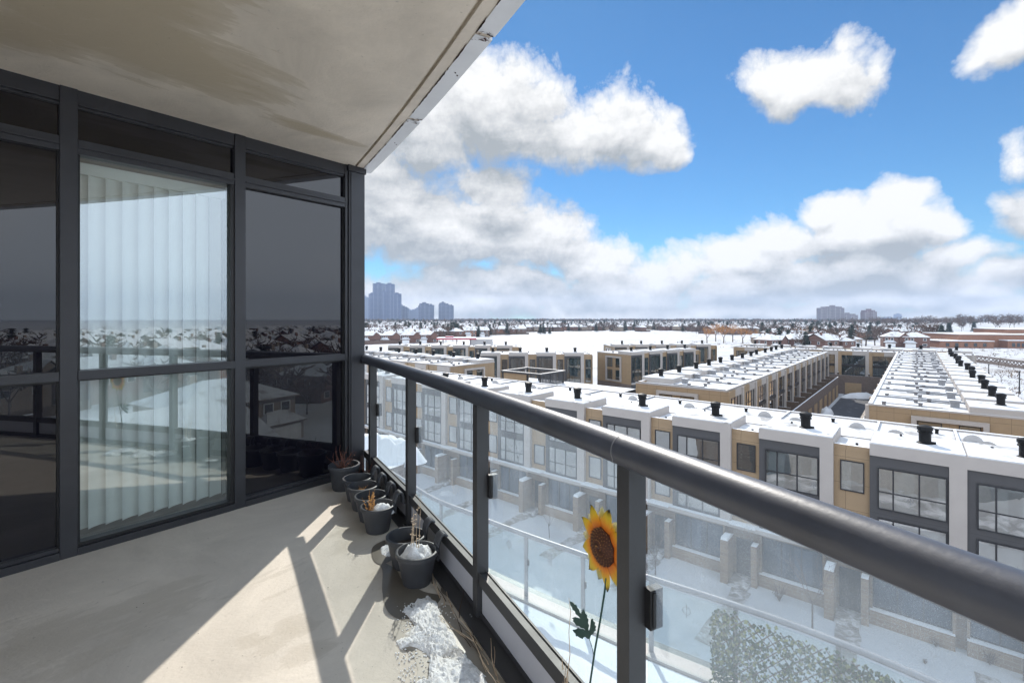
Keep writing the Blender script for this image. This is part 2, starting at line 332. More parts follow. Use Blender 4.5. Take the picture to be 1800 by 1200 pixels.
# ------------------------------------------------------------------ terraced houses
UW, DEP = 5.63, 10.0
def window(x0, z0, x1, z1, y, cols, rows, parent, name='window', ins=-1, gm='town_glass', fr=.06, mirror=1):
    """frame bars stand proud of the wall at y (towards ins), the pane behind them"""
    f = MB(); a, c = (y, y+ins*.07); lo, hi = min(a, c), max(a, c)
    xs = [x0]+[x0+(x1-x0)*q for q in cols]+[x1]; zs = [z0]+[z0+(z1-z0)*q for q in rows]+[z1]
    f.box(x0, lo, z0, x0+fr, hi, z1, 'dark_frame'); f.box(x1-fr, lo, z0, x1, hi, z1, 'dark_frame')
    f.box(x0+fr, lo, z0, x1-fr, hi, z0+fr, 'dark_frame'); f.box(x0+fr, lo, z1-fr, x1-fr, hi, z1, 'dark_frame')
    for q in xs[1:-1]: f.box(q-fr*.6, lo, z0+fr, q+fr*.6, hi, z1-fr, 'dark_frame')
    for q in zs[1:-1]:
        e = .012
        f.box(x0+fr, lo+e, q-fr*.5, x1-fr, hi-e, q+fr*.5, 'dark_frame')
    o = f.build(name, parent)
    p = MB(); yy = y+ins*.03; p.box(x0+.02, min(yy, y+ins*.004), z0+.02, x1-.02, max(yy, y+ins*.004), z1-.02, gm); p.build('pane', o)
    return o
def chimney(parent, x, y, z, h=1.05, r=.27):
    c = MB(); c.lathe([(r*1.35,0),(r*1.35,.05),(r,.09),(r,h*.56),(r*1.25,h*.56),(r*1.25,h*.63),(r*1.12,h*.65),(r*1.12,h*.70),(r*1.3,h*.72),(r*1.3,h*.86),(r*1.22,h*.9),(r*.5,h*.96),(.01,h*.97)], 10, 'black_metal', (x,y,z), close=False)
    c.box(x+r*.9, y-.06, z+.02, x+r*1.7, y+.06, z+.14, 'black_metal')
    return c.build('chimney', parent)
def dome(parent, x, y, z, r=.45):
    c = MB(); n = 10; prof = []
    vs = []; rows = 5
    for j in range(rows+1):
        ph = math.pi/2*j/rows
        for i in range(n+1):
            th = math.pi*i/n
            vs.append((x-r*math.cos(th), y-.10+r*.9*math.sin(ph)*1.0*math.sin(th)*.9, z+r*math.sin(th)*math.cos(ph)*.95))
    fs = [(j*(n+1)+i, j*(n+1)+i+1, (j+1)*(n+1)+i+1, (j+1)*(n+1)+i) for j in range(rows) for i in range(n)]
    c.add(vs, fs, 'vent_grey', True); c.add([vs[i] for i in range(n+1)], [tuple(range(n+1))], 'vent_grey')
    c.box(x-r*1.05, y-.14, z, x+r*1.05, y+r, z+.06, 'vent_grey')
    return c.build('roof_vent', parent)
def box_vent(parent, x, y, z, s=.2, h=.4, m='vent_dark', nm='roof_vent'):
    c = MB(); c.box(x-s, y-s, z, x+s, y+s, z+h*.7, m); c.box(x-s*1.25, y-s*1.25, z+h*.7, x+s*1.25, y+s*1.25, z+h, m, top='snow'); return c.build(nm, parent)
def unit(detail, rear, yellow=True, first=False, last=False, mini=False):
    t = thing('townhouse', 'terraced townhouse', 'townhouse')
    W = UW if yellow else 3.94
    a = MB()                                            # walls
    a.box(0, .30, 3.5, W, DEP, 9.40, 'tan_panel'); a.box(0, .50, 0, W, DEP, 3.5, 'stone')
    if yellow: a.box(3.95, .27, 9.40, W, .55, 9.68, 'tan_panel', top='snow')
    a.build('wall', t)
    f = MB()                                            # the white frame: top box, pier, ledge
    f.box(0, 0, 9.36, 3.94, 3.7, 10.0, 'white_panel')
    f.box(3.27, 0, 3.64, 3.94, .45, 9.36, 'white_panel')
    f.box(0, -.32, 3.38, W, .45, 3.64, 'white_panel', top='snow')
    f.build('white_frame', t)
    gp = MB(); gp.box(.0, .10, 3.64, 3.27, .295, 9.36, 'grey_panel'); gp.build('grey_bay', t)
    r = MB()                                            # snow-covered roof
    n = 8
    r.box(.04, .04, 10.0, 3.90, 3.66, 10.07, 'roof_snow')
    r.box(0, 3.7, 9.40, W, DEP, 9.5, 'white_panel', top='roof_snow')
    if yellow: r.box(3.94, .60, 9.40, W, 3.7, 9.44, 'roof_snow')
    r.box(W-.10, .7, 9.5, W+.04, DEP-.1, 9.64, 'grey_metal', top='snow')
    r.box(0, DEP-.22, 9.5, W, DEP+.06, 9.62, 'white_panel', top='snow')
    r.build('roof', t)
    chimney(t, 2.35, 1.75, 10.06, 1.0 if not detail else 1.05, .26 if not detail else .27)
    if detail:
        dome(t, 1.0, 5.4, 9.5, .50); dome(t, 4.6, 6.9, 9.5, .46); 
        box_vent(t, 3.0, 8.2, 9.5, .09, .35, 'black_metal')
        s = MB(); s.lathe([(.07,0),(.07,.3),(.0,.3)], 8, 'dark_frame', (4.9,1.0,9.44)); s.build('pipe', t); s = MB(); s.lathe([(.06,0),(.06,.12),(.0,.12)], 8, 'dark_frame', (1.3,2.9,10.07)); s.build('pipe', t)
        window(.36, 6.45, 3.20, 8.74, .10, [.235, .615], [.42], t)
        window(.36, 3.75, 3.20, 5.95, .10, [.235, .615], [.42], t)
        if yellow:
            window(4.25, 7.05, 5.38, 8.80, .30, [], [], t); window(4.25, 4.1, 5.38, 5.8, .30, [], [], t)
        gw = MB(); gw.box(.0, -.06, .0, 3.5, .5, .78, 'stone', top='snow'); gw.box(.0, .20, .78, .12, .5, 3.38, 'stone'); gw.box(3.4, .2, .78, 3.55, .5, 3.38, 'stone')
        gw.box(.12, .3, 3.05, 3.4, .5, 3.38, 'stone'); gw.build('base_wall', t)
        window(.12, .80, 3.40, 3.04, .44, [.33, .66], [], t, 'ground_window', gm='ground_glass')
        if yellow:
            pr = MB(); pr.box(3.62, -1.15, 0, 4.08, .18, 2.75, 'stone', top='snow'); pr.box(3.66, -1.1, 2.75, 4.04, -.2, 2.9, 'snow'); pr.build('stone_pier', t)
            pr = MB(); pr.box(5.28, -.5, 0, 5.62, .18, 2.6, 'stone', top='snow'); pr.build('stone_pier', t)
            dr = MB(); dr.box(4.2, .40, .2, 5.2, .495, 2.5, 'dark_frame'); dr.build('door', t)
            st = MB(); st.box(4.12, -.9, 0, 5.26, .38, .2, 'flagstone'); st.box(4.12, -1.3, 0, 5.26, -.9, .1, 'flagstone'); st.build('doorstep', t)
            aw = MB(); aw.box(3.96, -.75, 5.72, 5.6, .26, 5.88, 'white_panel', top='snow') if False else aw.box(4.0, -.6, 3.66, 5.55, -.33, 3.72, 'snow'); aw.build('snow_cap', t)
    else:
        window(.36, 3.95, 3.20, 8.97, .10, [.235, .615], [.42, .5], t)
        if yellow: window(4.25, 4.0, 5.38, 8.65, .30, [], [.4, .52], t)
        gw = MB(); gw.box(.3, .44, .8, 3.3, .49, 3.1, 'ground_glass'); gw.build('ground_window', t)
    if rear:
        D = DEP; x = MB()
        for x0, x1 in ((.0, .62), (W-.62, W)): x = MB(); x.box(x0, D, 3.3, x1, D+.28, 9.4, 'white_panel' if x0 < 1 else 'tan_panel'); x.build('pier', t)
        for x0, x1, z0, z1, m_ in ((.62, 3.0, 8.62, 9.4, 'white_panel'), (3.0, W-.62, 8.62, 9.4, 'tan_panel'), (.62, W-.62, 6.1, 6.5, 'dark_frame')): x = MB(); x.box(x0, D, z0, x1, D+.16, z1, m_); x.build('header_panel', t)
        window(.66, 6.52, W-.66, 8.6, D, [.25, .5, .75], [.35], t, 'rear_window', 1)
        window(.66, 3.42, W-.66, 6.08, D, [.25, .5, .75], [.3], t, 'rear_window', 1)
        k = MB(); k.box(0, D+.002, 0, W, D+2.0, 3.3, 'brown_brick', top='snow'); k.box(0, D+1.82, 3.3, W, D+2.0, 4.25, 'brown_brick', top='snow'); k.build('garage', t)
        k = MB(); k.box(W-.14, D+.28, 3.3, W-.0, D+1.82, 4.75, 'brown_wood', top='snow'); k.build('balcony_divider', t)
        k = MB(); k.box(1.2, D+2.0, .1, 4.2, D+2.04, 2.6, 'tan_door'); k.build('garage_door', t)
        for (vx, vy) in ((.35, 9.0), (1.4, 6.6), (3.4, 6.9), (4.7, 6.0)): box_vent(t, vx, vy, 9.5, .13, .34)
        box_vent(t, 2.8, 4.4, 9.5, .28, .62, 'grey_metal', 'air_conditioner')
        k = MB(); k.tube([(1.4,5.2,9.55),(1.4,8.9,9.55)], .045, 5, 'vent_grey'); k.build('pipe', t); k = MB(); k.tube([(4.5,4.2,9.55),(4.5,7.6,9.55)], .04, 5, 'dark_frame'); k.build('pipe', t)
    elif not detail:
        box_vent(t, 1.2, 6.5, 9.5, .13, .34); box_vent(t, 4.2, 7.2, 9.5, .13, .34)
    for flag, x0, s in ((first, 0, -1), (last, W, 1)):
        if flag:                                        # gable end: cladding with a white-framed pair of windows
            e = MB(T=Matrix(((0,s,0,x0),(1,0,0,0),(0,0,1,0),(0,0,0,1))))
            e.box(.02, 0, 3.3, DEP-.02, .06, 9.42, 'tan_panel'); e.box(.02, 0, 0, DEP-.02, .05, 3.3, 'brown_brick'); e.box(-.02, .0, 9.42, DEP+.05, .10, 9.56, 'white_panel', top='snow'); e.build('end_wall', t)
            e = MB(T=Matrix(((0,s,0,x0),(1,0,0,0),(0,0,1,0),(0,0,0,1)))); a0, a1, z0, z1 = 2.6, 7.2, 3.6, 8.9
            for q in ((a0,z0,a0+.35,z1),(a1-.35,z0,a1,z1),(a0+.35,z1-.32,a1-.35,z1),(a0+.35,z0,a1-.35,z0+.3)): e.box(q[0], .06, q[1], q[2], .34, q[3], 'white_panel')
            e.build('window_surround', t)
            for (q0, q1) in ((3.05, 4.3), (5.3, 6.8)):
                e = MB(T=Matrix(((0,s,0,x0),(1,0,0,0),(0,0,1,0),(0,0,0,1)))); e.box(q0, .06, 6.6, q1, .12, 8.5, 'dark_frame'); e.box(q0, .06, 3.95, q1, .12, 6.0, 'dark_frame'); o = e.build('end_window', t)
                e = MB(T=Matrix(((0,s,0,x0),(1,0,0,0),(0,0,1,0),(0,0,0,1)))); e.box(q0+.06, .12, 6.66, q1-.06, .125, 8.44, 'town_glass'); e.box(q0+.06, .12, 4.0, q1-.06, .125, 5.94, 'town_glass'); e.build('pane', o)
    return t
def freeze(o):
    KIDS[o.name] = list(o.children)
    for c in o.children: freeze(c)
PROTO = {}
def row(start, xdir, n, detail, rear, where, group, skip=(), plain=(), ends=(True, True)):
    """n houses from start, each to the right of the one before when one faces the front; where has one slot for the ordinal"""
    made = []; p = Vector(start); xd = Vector(xdir).normalized(); rz = math.atan2(xd.y, xd.x)
    for i in range(n):
        key = (detail, rear, i not in plain, i == 0 and ends[0], i == n-1 and ends[1])
        if key in PROTO: t = copy_tree(PROTO[key])
        else: t = unit(*key); freeze(t); PROTO[key] = t
        t.location = p; t.rotation_euler = (0,0,rz)
        tag(t, where(i, n), 'townhouse', group)
        p = p+xd*(UW if i not in plain else 3.94); made.append(t)
    return made
nearF = Vector((15.7, 30.04, 0))
def o_(i): return ORD[i] if i < len(ORD) else 'last'
# nearest row: house 0 stands farthest to the left end
n_left = 8
near_row = row(nearF+V*UW*n_left, -V, n_left+4, True, False,
    lambda i, n: f"white-framed townhouse with grey bays in the nearest row, {o_(n-1-i)} from its right end", 'townhouses of the nearest row', plain=(n_left+1,), ends=(True, False))
for i, x, z in ((n_left, 2.96, 7.07), (n_left+1, 1.75, 7.18)):    # the small ring-and-bar marks on two of the big panes
    k = MB(); k.tube([(x+.12*math.cos(2*math.pi*j/20), .058, z+.12*math.sin(2*math.pi*j/20)) for j in range(21)], .012, 5, 'grey_metal', caps=False); k.tube([(x,.058,z-.2),(x,.058,z+.2)], .012, 5, 'grey_metal'); k.build('glass_mark', near_row[i])
row(uv(51.6, -6.9), U, 14, False, True,
    lambda i, n: f"tan townhouse {o_(i)} from the near end of the long row right of the courtyard", 'townhouses right of the courtyard')
row(uv(51.2+13*UW, 24.8), -U, 13, False, True,
    lambda i, n: f"tan townhouse {o_(n-1-i)} from the near end of the long row left of the courtyard", 'townhouses left of the courtyard')
row(uv(59.5, 54.9), V, 8, False, True,
    lambda i, n: f"tan townhouse {o_(i)} from the right end of the row just above the handrail's far end", 'townhouses of the row by the handrail', ends=(True, True))
row((-6.3, 95.2, 0), (1,0,0), 4, False, False,
    lambda i, n: f"grey-bayed townhouse {o_(i)} from the left in the short row facing the balcony", 'townhouses of the short facing row')
row((24.4, 96.7, 0), (.84,.535,0), 4, False, False,
    lambda i, n: f"grey-bayed townhouse {o_(i)} from its tan gable end in the short slanting row", 'townhouses of the slanting row')
row(uv(141, -9), V, 8, False, True,
    lambda i, n: f"tan townhouse {o_(i)} from the right in the row closing the far end of the courtyard", 'townhouses closing the courtyard')
row((-32, 122, 0), (1,-.06,0), 6, False, True,
    lambda i, n: f"snow-roofed townhouse {o_(i)} from the left in the row behind, before the red canopy", 'townhouses of the row before the canopy')
row((27, 124, 0), (1,.10,0), 5, False, False,
    lambda i, n: f"snow-roofed townhouse {o_(i)} from the left in the row behind the slanting row", 'townhouses behind the slanting row')

# low building between the rows, with its rooftop pergola
t = thing('amenity_building', 'low brown building with a flat snowy roof behind the nearest row', 'building', uv(47.5, 27))
t.rotation_euler = (0,0,math.atan2(V.y, V.x)); q = MB()
q.box(0, -8, 0, 17, 0, 7.8, 'brown_brick'); q.build('wall', t)
q = MB(); q.box(-.1, -8.1, 7.8, 17.1, .1, 8.05, 'dark_frame', top='roof_snow'); q.build('roof', t)
q = MB()
for k in range(9): q.box(1.2+k*.9, -8.05, 5.6, 1.3+k*.9, -8.0, 7.7, 'grey_metal')
q.build('screen', t)
t = thing('pergola', 'dark open-topped frame with slatted sides standing on a snowy flat roof', 'pergola', uv(47.5, 27, 8.05)); t.rotation_euler = (0,0,math.atan2(V.y, V.x))
for x in (10.0, 12.1, 14.2, 16.3):
    for y in (-6.6, -1.4): q = MB(); q.box(x-.1, y-.1, 0, x+.1, y+.1, 1.5, 'dark_frame'); q.build('post', t)
q = MB(); q.box(9.7, -6.9, 1.5, 16.6, -6.5, 1.75, 'post_paint', top='vent_grey'); q.box(9.7, -1.5, 1.5, 16.6, -1.1, 1.75, 'post_paint', top='vent_grey'); q.box(9.7, -6.5, 1.5, 10.1, -1.5, 1.75, 'post_paint', top='vent_grey'); q.box(16.2, -6.5, 1.5, 16.6, -1.5, 1.75, 'post_paint', top='vent_grey'); q.build('beam', t)
q = MB()
for k in range(16): q.box(9.86, -6.3+k*.32, .05, 9.92, -6.1+k*.32, 1.48, 'post_paint')
q.build('slat_screen', t); q = MB(); q.box(12.2, -1.34, .05, 16.2, -1.26, 1.48, 'tan_panel'); q.build('side_panel', t)

# snow ploughed into heaps
def heap(name, c, rx, ry, h, label, seed=0, rz=0, kind=None, n=22, m='snow', rough=.35, z0=-.05, cat='snow heap'):
    q = MB(); vs = []; rings = 9
    for j in range(rings+1):
        rr = j/rings
        for i in range(n):
            a = 2*math.pi*i/n
            e = 1+.28*mnoise.noise(Vector((math.cos(a)*1.6+seed, math.sin(a)*1.6, seed*.7)))
            x, y = rx*rr*e*math.cos(a), ry*rr*e*math.sin(a)
            hh = h*(1-rr**2)**.8 if rr < 1 else 0
            zz = hh*(1+rough*mnoise.fractal(Vector((x/rx*2.2+seed, y/ry*2.2, seed)), 1, 2, 4))
            vs.append((x, y, zz+z0*rr))
    fs = [(j*n+i, j*n+(i+1)%n, (j+1)*n+(i+1)%n, (j+1)*n+i) for j in range(rings) for i in range(n)]
    q.add(vs, fs, m, True); o = q.build(name, sharp=80); o.location = c; o.rotation_euler = (0,0,rz)
    return tag(o, label, cat if not kind else None, None, kind)
rz_u = math.atan2(U.y, U.x)
for k, (u_, l_, h_) in enumerate(((52.5, 1.9, 1.3), (57.5, 1.7, .9), (63.5, 2.4, 1.5), (70, 2.0, 1.1), (77, 2.2, 1.2), (87, 1.8, .9), (100, 2.2, 1.1))):
    heap('snow_heap', uv(u_, 12.0), l_, 1.0, h_, f'ploughed snow heap at the foot of the garage wall, {ORD[k]} along the courtyard road', k, rz_u)['group'] = 'snow heaps along the courtyard'
heap('snow_heap', uv(125, 9), 4, 1.6, 1.1, 'wide low snow heap at the far closed end of the courtyard', 11)

# front yards of the nearest row
rz_n = math.atan2(-V.y, -V.x)
for i in range(-3, 9):
    if i == -2: continue
    base = nearF+V*UW*i if i >= -1 else nearF-V*(UW+3.94+.0)
    c = base-V*4.72-U*1.3; k = MB(); pts_l = []; pts_r = []; L = 5.6+.9*math.sin(i*1.7)
    for j in range(9):
        s = j/8; off = .25*math.sin(s*2.2+i); wv = .50+.08*math.sin(s*9+i*2)
        ctr = c-U*(s*L)-V*off
        pts_l.append(ctr+V*wv); pts_r.append(ctr-V*(wv+.06*math.sin(s*13)))
    vs = [(p.x, p.y, .03) for p in pts_l]+[(p.x, p.y, .03) for p in pts_r]
    k.add(vs, [(j, j+1, 10+j, 9+j) for j in range(8)], 'flagstone'); tag(k.build('path'), kind='structure')
# ------------------------------------------------------------------ trees
def limb(q, p, d, L, r, depth, spread, m, mt, sides=3, droop=0, kids=3, up=.15):
    n = 2 if depth else 1; pts = [p]; dd = d.copy()
    for i in range(n+1):
        dd = (dd+Vector((rnd(-.18,.18), rnd(-.18,.18), rnd(-.05,.12)+up*.3-droop*(.5 if depth < 2 else 0)))).normalized(); pts.append(pts[-1]+dd*L/(n+1))
    q[0 if depth >= q[2] else 1].tube(pts, [r*(1-.5*i/(len(pts)-1)) for i in range(len(pts))], sides, m if depth >= q[2] else mt, caps=False, smooth=False)
    if depth <= 0: return
    for k in range(kids+(1 if depth > 2 else 0)):
        f = rnd(.45, 1.0); i = min(int(f*(len(pts)-1)), len(pts)-2); pp = pts[i].lerp(pts[i+1], f*(len(pts)-1)-i)
        a = rnd(0, 6.283); side = dd.cross(Vector((math.cos(a), math.sin(a), .3))).normalized()
        limb(q, pp, (dd*rnd(.55,.9)+side*spread*rnd(.6,1.1)+Vector((0,0,up))).normalized(), L*rnd(.55,.78), r*.52, depth-1, spread, m, mt, sides, droop, kids, up)
def bare_tree(name, h, label, group=None, depth=4, mt='twig', m='bark', spread=.75, droop=0, r=.02, kids=3, twigs=.012):
    t = thing(name, label, 'tree', group=group); q = [MB(), MB(), depth-1]
    q[0].tube([(0,0,-.1),(rnd(-.02,.02)*h,rnd(-.02,.02)*h,h*.3)], [h*r*1.25, h*r], 6, m, caps=False)
    top = Vector((0,0,h*.26))
    for k in range(4):
        a = k*1.57+rnd(-.4,.4)
        limb(q, top, Vector((math.cos(a)*.6, math.sin(a)*.6, 1)).normalized(), h*.34, h*r*.6, depth-1, spread, m, mt, 3, droop, kids)
    q[0].build('trunk', t); q[1].build('crown', t); return t
def conifer_mb(q, h, r, lv=11, seed=0):
    q.tube([(0,0,-.1),(0,0,h*.95)], [h*.02, h*.004], 5, 'bark', caps=False)
    for j in range(lv):
        z = h*(.10+.88*j/lv); rr = r*(1-j/lv)**.85*rnd(.8,1.15)+.05*r; n = 7
        for k in range(n):
            a = 6.283*(k+rnd(-.35,.35))/n+j; l = rr*rnd(.65,1.2); w = .30*rr+.12
            d = Vector((math.cos(a), math.sin(a), 0)); s = Vector((-d.y, d.x, 0)); b0 = Vector((0,0,z+h*.05)); tip = d*l+Vector((0,0,z-h*.02*rnd(.2,1.6)))
            mid = (b0+tip)*.5+Vector((0,0,h*.012))
            q.add([b0, mid+s*w, tip, mid-s*w, mid+Vector((0,0,h*.035))], [(0,1,4),(1,2,4),(2,3,4),(3,0,4)], 'needle')
def bare_small(q, h, m='twig', n=26, spread=.42):     # a far bare tree: trunk, limbs and many twigs
    q.tube([(0,0,-.1),(0,0,h*.35)], [h*.022,h*.014], 4, 'bark', caps=False)
    for k in range(5):
        a = k*1.256+rnd(-.4,.4); e = Vector((math.cos(a)*h*spread*.55, math.sin(a)*h*spread*.55, h*rnd(.62,.8)))
        q.tube([(0,0,h*.28), e*.55+Vector((0,0,h*.16)), e], [h*.012,h*.008,h*.004], 3, 'bark', caps=False, smooth=False)
        for j in range(n//5):
            p = e*rnd(.5,1.0)+Vector((0,0,h*.1)); b = rnd(0,6.283); l = h*rnd(.12,.28)
            d = Vector((math.cos(b)*.8, math.sin(b)*.8, rnd(.1,1))).normalized(); s = d.cross(Vector((rnd(-1,1),rnd(-1,1),.2))).normalized()*h*.020
            tip = p+d*l; d2 = (d+Vector((rnd(-.6,.6),rnd(-.6,.6),.3))).normalized()
            q.add([p-s, p+s, tip], [(0,1,2)], m)
            for _ in range(2):
                p2 = p.lerp(tip, rnd(.3,.9)); d3 = (d+Vector((rnd(-.9,.9),rnd(-.9,.9),rnd(-.2,.7)))).normalized()*l*.6
                q.add([p2-s*.7, p2+s*.7, p2+d3], [(0,1,2)], m)
# bare saplings and shrubs in the front yards
for (px, py, h, lb) in ((966,945,3.6,'thin bare sapling in the snowy yard beyond the sunflower'), (1152,1010,4.2,'bare sapling beside the right side of the sunflower post'),
                        (1428,1106,5.2,'tall bare sapling between two stone paths'), (1800,1196,5.5,'bare sapling at the right edge beyond the trellis'), (700,900,4.0,'bare sapling in the yard behind the far glass panel')):
    random.seed(int(px)); t = bare_tree('sapling', h, lb, 'saplings in the front yards', 3, 'twig', 'bark', .6, 0, .0075, 3); t.location = spot(px, py, 0)
def shrub(px, py, h, label):
    q = MB(); random.seed(int(px)+5)
    for k in range(46):
        a = rnd(0,6.283); e = Vector((math.cos(a)*h*rnd(.1,.6), math.sin(a)*h*rnd(.1,.6), h*rnd(.4,1)))
        q.tube([(0,0,0), e*.5+Vector((0,0,.1*h)), e], [.012,.008,.003], 3, 'twig', caps=False, smooth=False)
        for _ in range(5):
            p = e*rnd(.5,1); s = .05*h; q.add([p, p+Vector((rnd(-s,s),rnd(-s,s),s)), p+Vector((rnd(-s,s),s,rnd(-s,s)))], [(0,1,2)], 'bark')
    o = q.build('shrub'); o.location = spot(px, py, 0); tag(o, label, 'shrub', 'shrubs in the front yards')
shrub(1370, 1056, .95, 'small dark shrub in the snow between the two stone paths')
shrub(1645, 1136, .5, 'low brown shrub in the snow right of the wide stone path')
shrub(1740, 1168, .7, 'twiggy shrub in the snow at the right, farthest from the paths')
shrub(1626, 1166, .25, 'tiny dark tuft poking out of the snow above the trellis')

# ------------------------------------------------------------------ suburb
def house_mb(P, kind, wall, w, d, h):
    """P: mesh per part ('wall','roof','window','garage_door')"""
    x, y = w/2, d/2
    P['wall'].box(-x, -y, 0, x, y, h, wall)
    o = .45; rh = {'hip': 2.6, 'gable': 3.0, 'cross': 2.8}[kind]; th = .22
    ex, ey = x+o, y+o
    if kind == 'gable':
        rp = [(-ex,0,h+rh),(ex,0,h+rh)]
        P['wall'].add([(-x,-y,h),(-x,y,h),(-x,0,h+rh-.25)], [(0,1,2)], wall); P['wall'].add([(x,-y,h),(x,y,h),(x,0,h+rh-.25)], [(0,2,1)], wall)
        rv = [(-ex,-ey,h-.1),(ex,-ey,h-.1),(ex,ey,h-.1),(-ex,ey,h-.1)]+rp; rf = [(0,1,5,4),(2,3,4,5)]
    else:
        rx = max(.3, x-y*.9); rp = [(-rx,0,h+rh),(rx,0,h+rh)]
        rv = [(-ex,-ey,h-.1),(ex,-ey,h-.1),(ex,ey,h-.1),(-ex,ey,h-.1)]+rp; rf = [(0,1,5,4),(1,2,5),(2,3,4,5),(3,0,4)]
    P['roof'].add(rv, rf+[(3,2,1,0)], 'shingle'); P['roof'].add([(a, b, c+th) for a, b, c in rv], rf, 'roof_snow')
    n = 4; e = [(0,1),(1,2),(2,3),(3,0)]
    for a, b in e:
        A, B = rv[a], rv[b]; P['roof'].add([A, B, (B[0],B[1],B[2]+th), (A[0],A[1],A[2]+th)], [(0,1,2,3)], 'fascia')
    gx0, gx1 = (-x+.3, -x+5.8); gy = -y-2.2                          # garage in front with its own snowy lean-to
    P['wall'].box(gx0, gy, 0, gx1, -y, 2.7, wall)
    a = [(gx0-.3,gy-.35,2.65),(gx1+.3,gy-.35,2.65),(gx1+.3,-y,2.75),(gx0-.3,-y,2.75),(gx0+1.4,-y,4.1),(gx1-1.4,-y,4.1)]
    P['roof'].add(a, [(0,1,5,4),(1,2,5),(3,0,4)], 'roof_snow'); P['roof'].add([(p[0],p[1],p[2]-.14) for p in a[:4]], [(3,2,1,0)], 'fascia')
    P['roof'].add([a[0],a[1],(a[1][0],a[1][1],2.51),(a[0][0],a[0][1],2.51)], [(0,3,2,1)], 'fascia')
    P['garage_door'].box(gx0+.4, gy-.05, 0, gx1-.4, gy-.003, 2.2, 'white_trim')
    for wx in (-x+1.6, -x+4.2, x-2.2):
        P['window'].box(wx-.75, -y-.09, h-2.0, wx+.75, -y-.003, h-.55, 'white_trim'); P['window'].box(wx-.6, -y-.11, h-1.88, wx+.6, -y-.09, h-.67, 'far_glass')
    P['window'].box(x-3.2, -y-.09, .8, x-1.2, -y-.003, 2.3, 'white_trim'); P['window'].box(x-3.05, -y-.11, .92, x-1.35, -y-.09, 2.18, 'far_glass')
    for s in (-1, 1):
        for wy in (-y*.4, y*.4): P['window'].box(s*x if s > 0 else s*x-.09, wy-.6, h-2.0, s*x+.09 if s > 0 else s*x, wy+.6, h-.6, 'white_trim'); P['window'].box(s*x+.09 if s > 0 else s*x-.11, wy-.48, h-1.9, s*x+.11 if s > 0 else s*x-.09, wy+.48, h-.7, 'far_glass')
    for wx in (-x*.5, x*.5): P['window'].box(wx-.8, y+.003, h-2.0, wx+.8, y+.09, h-.6, 'white_trim'); P['window'].box(wx-.66, y+.09, h-1.9, wx+.66, y+.11, h-.7, 'far_glass')
    if kind == 'cross':                                             # a second gable towards the street
        q = [(x-5, -y-1.0), (x-.2, -y-1.0)]; P['wall'].box(x-4.8, -y-.9, 2.9, x-.4, -y, h, wall)
        P['wall'].add([(x-4.8,-y-.9,h),(x-.4,-y-.9,h),(x-2.6,-y-.9,h+2.0)], [(0,1,2)], wall)
        v = [(x-5.2,-y-1.2,h-.15),(x-2.6,-y-1.2,h+2.3),(x-.0,-y-1.2,h-.15),(x-5.2,-1,h-.15),(x-2.6,-1,h+2.3),(x,-1,h-.15)]
        P['roof'].add([(a,b,c+th) for a,b,c in v], [(0,1,4,3),(1,2,5,4)], 'roof_snow'); P['roof'].add(v, [(3,4,1,0),(4,5,2,1)], 'shingle')
        for i_, j_ in ((0,1),(1,2)): P['roof'].add([v[i_], v[j_], (v[j_][0],v[j_][1],v[j_][2]+th), (v[i_][0],v[i_][1],v[i_][2]+th)], [(0,1,2,3)], 'fascia')
    P['roof'].box(x*.3, 1.0, h+.8, x*.3+.9, 1.7, h+rh+.9, wall, top='snow')
class One(dict):
    def __init__(s, q): s.q = q
    def __getitem__(s, k): return s.q
def big_house(loc, rz, kind, wall, w, d, h, label, group=None):
    t = thing('house', label, 'house', loc, rz, group); P = {k: MB() for k in ('wall','roof','window','garage_door')}
    house_mb(P, kind, wall, w, d, h)
    for k in P: P[k].build(k, t)
    return t
HK = [('hip','red_brick',11,10,5.6),('gable','brown_house_brick',10.5,10.5,5.6),('cross','pale_brick',11,11,5.8),('cross','red_brick',12,10.5,5.7),('gable','red_brick',9.5,11,5.4),('hip','brown_house_brick',12,11,5.8),('hip','pale_brick',10,10,5.4),('gable','orange_brick',11,10,5.6)]
WN = {'red_brick':'red brick','brown_house_brick':'dark brown','pale_brick':'pale','orange_brick':'orange brick'}
KN = {'hip':'hipped','gable':'gabled','cross':'cross-gabled'}
HP = []
for k in HK:
    q = MB(); house_mb(One(q), *k); HP.append(q)
def inside(x, y):                                        # nothing is built here: estate, snowy field, named places
    u_ = .65*x+.76*y; v_ = -.76*x+.65*y
    if y > 0 and u_ < 165 and v_ < 90 and not (x > 215): return False
    if 0 < y < 240 and x < 160: return False
    px = CX+F*x/y if y > 1 else 0; py = HY+F*ZC/y if y > 1 else 0
    if y > 1:
        if 925 < px < 1255 and py > 583+max(0, (px-1190)*.12): return False   # field
        if px < 1010 and py > 583+(1010-px)*.055 : return False               # road and open ground by the canopy
        if 1225 < px < 1340 and py > 588: return False
        if px > 1500 and py > 600-(px-1500)*.02: return False
        if px > 1630 and py > 577: return False
    return True
random.seed(21)
spots = []
ca, sa = math.cos(R(24)), math.sin(R(24))
rows = []; yy = -400
k = 0
while yy < 2600: rows.append((yy, k % 2)); yy += 19 if k % 2 else 33; k += 1
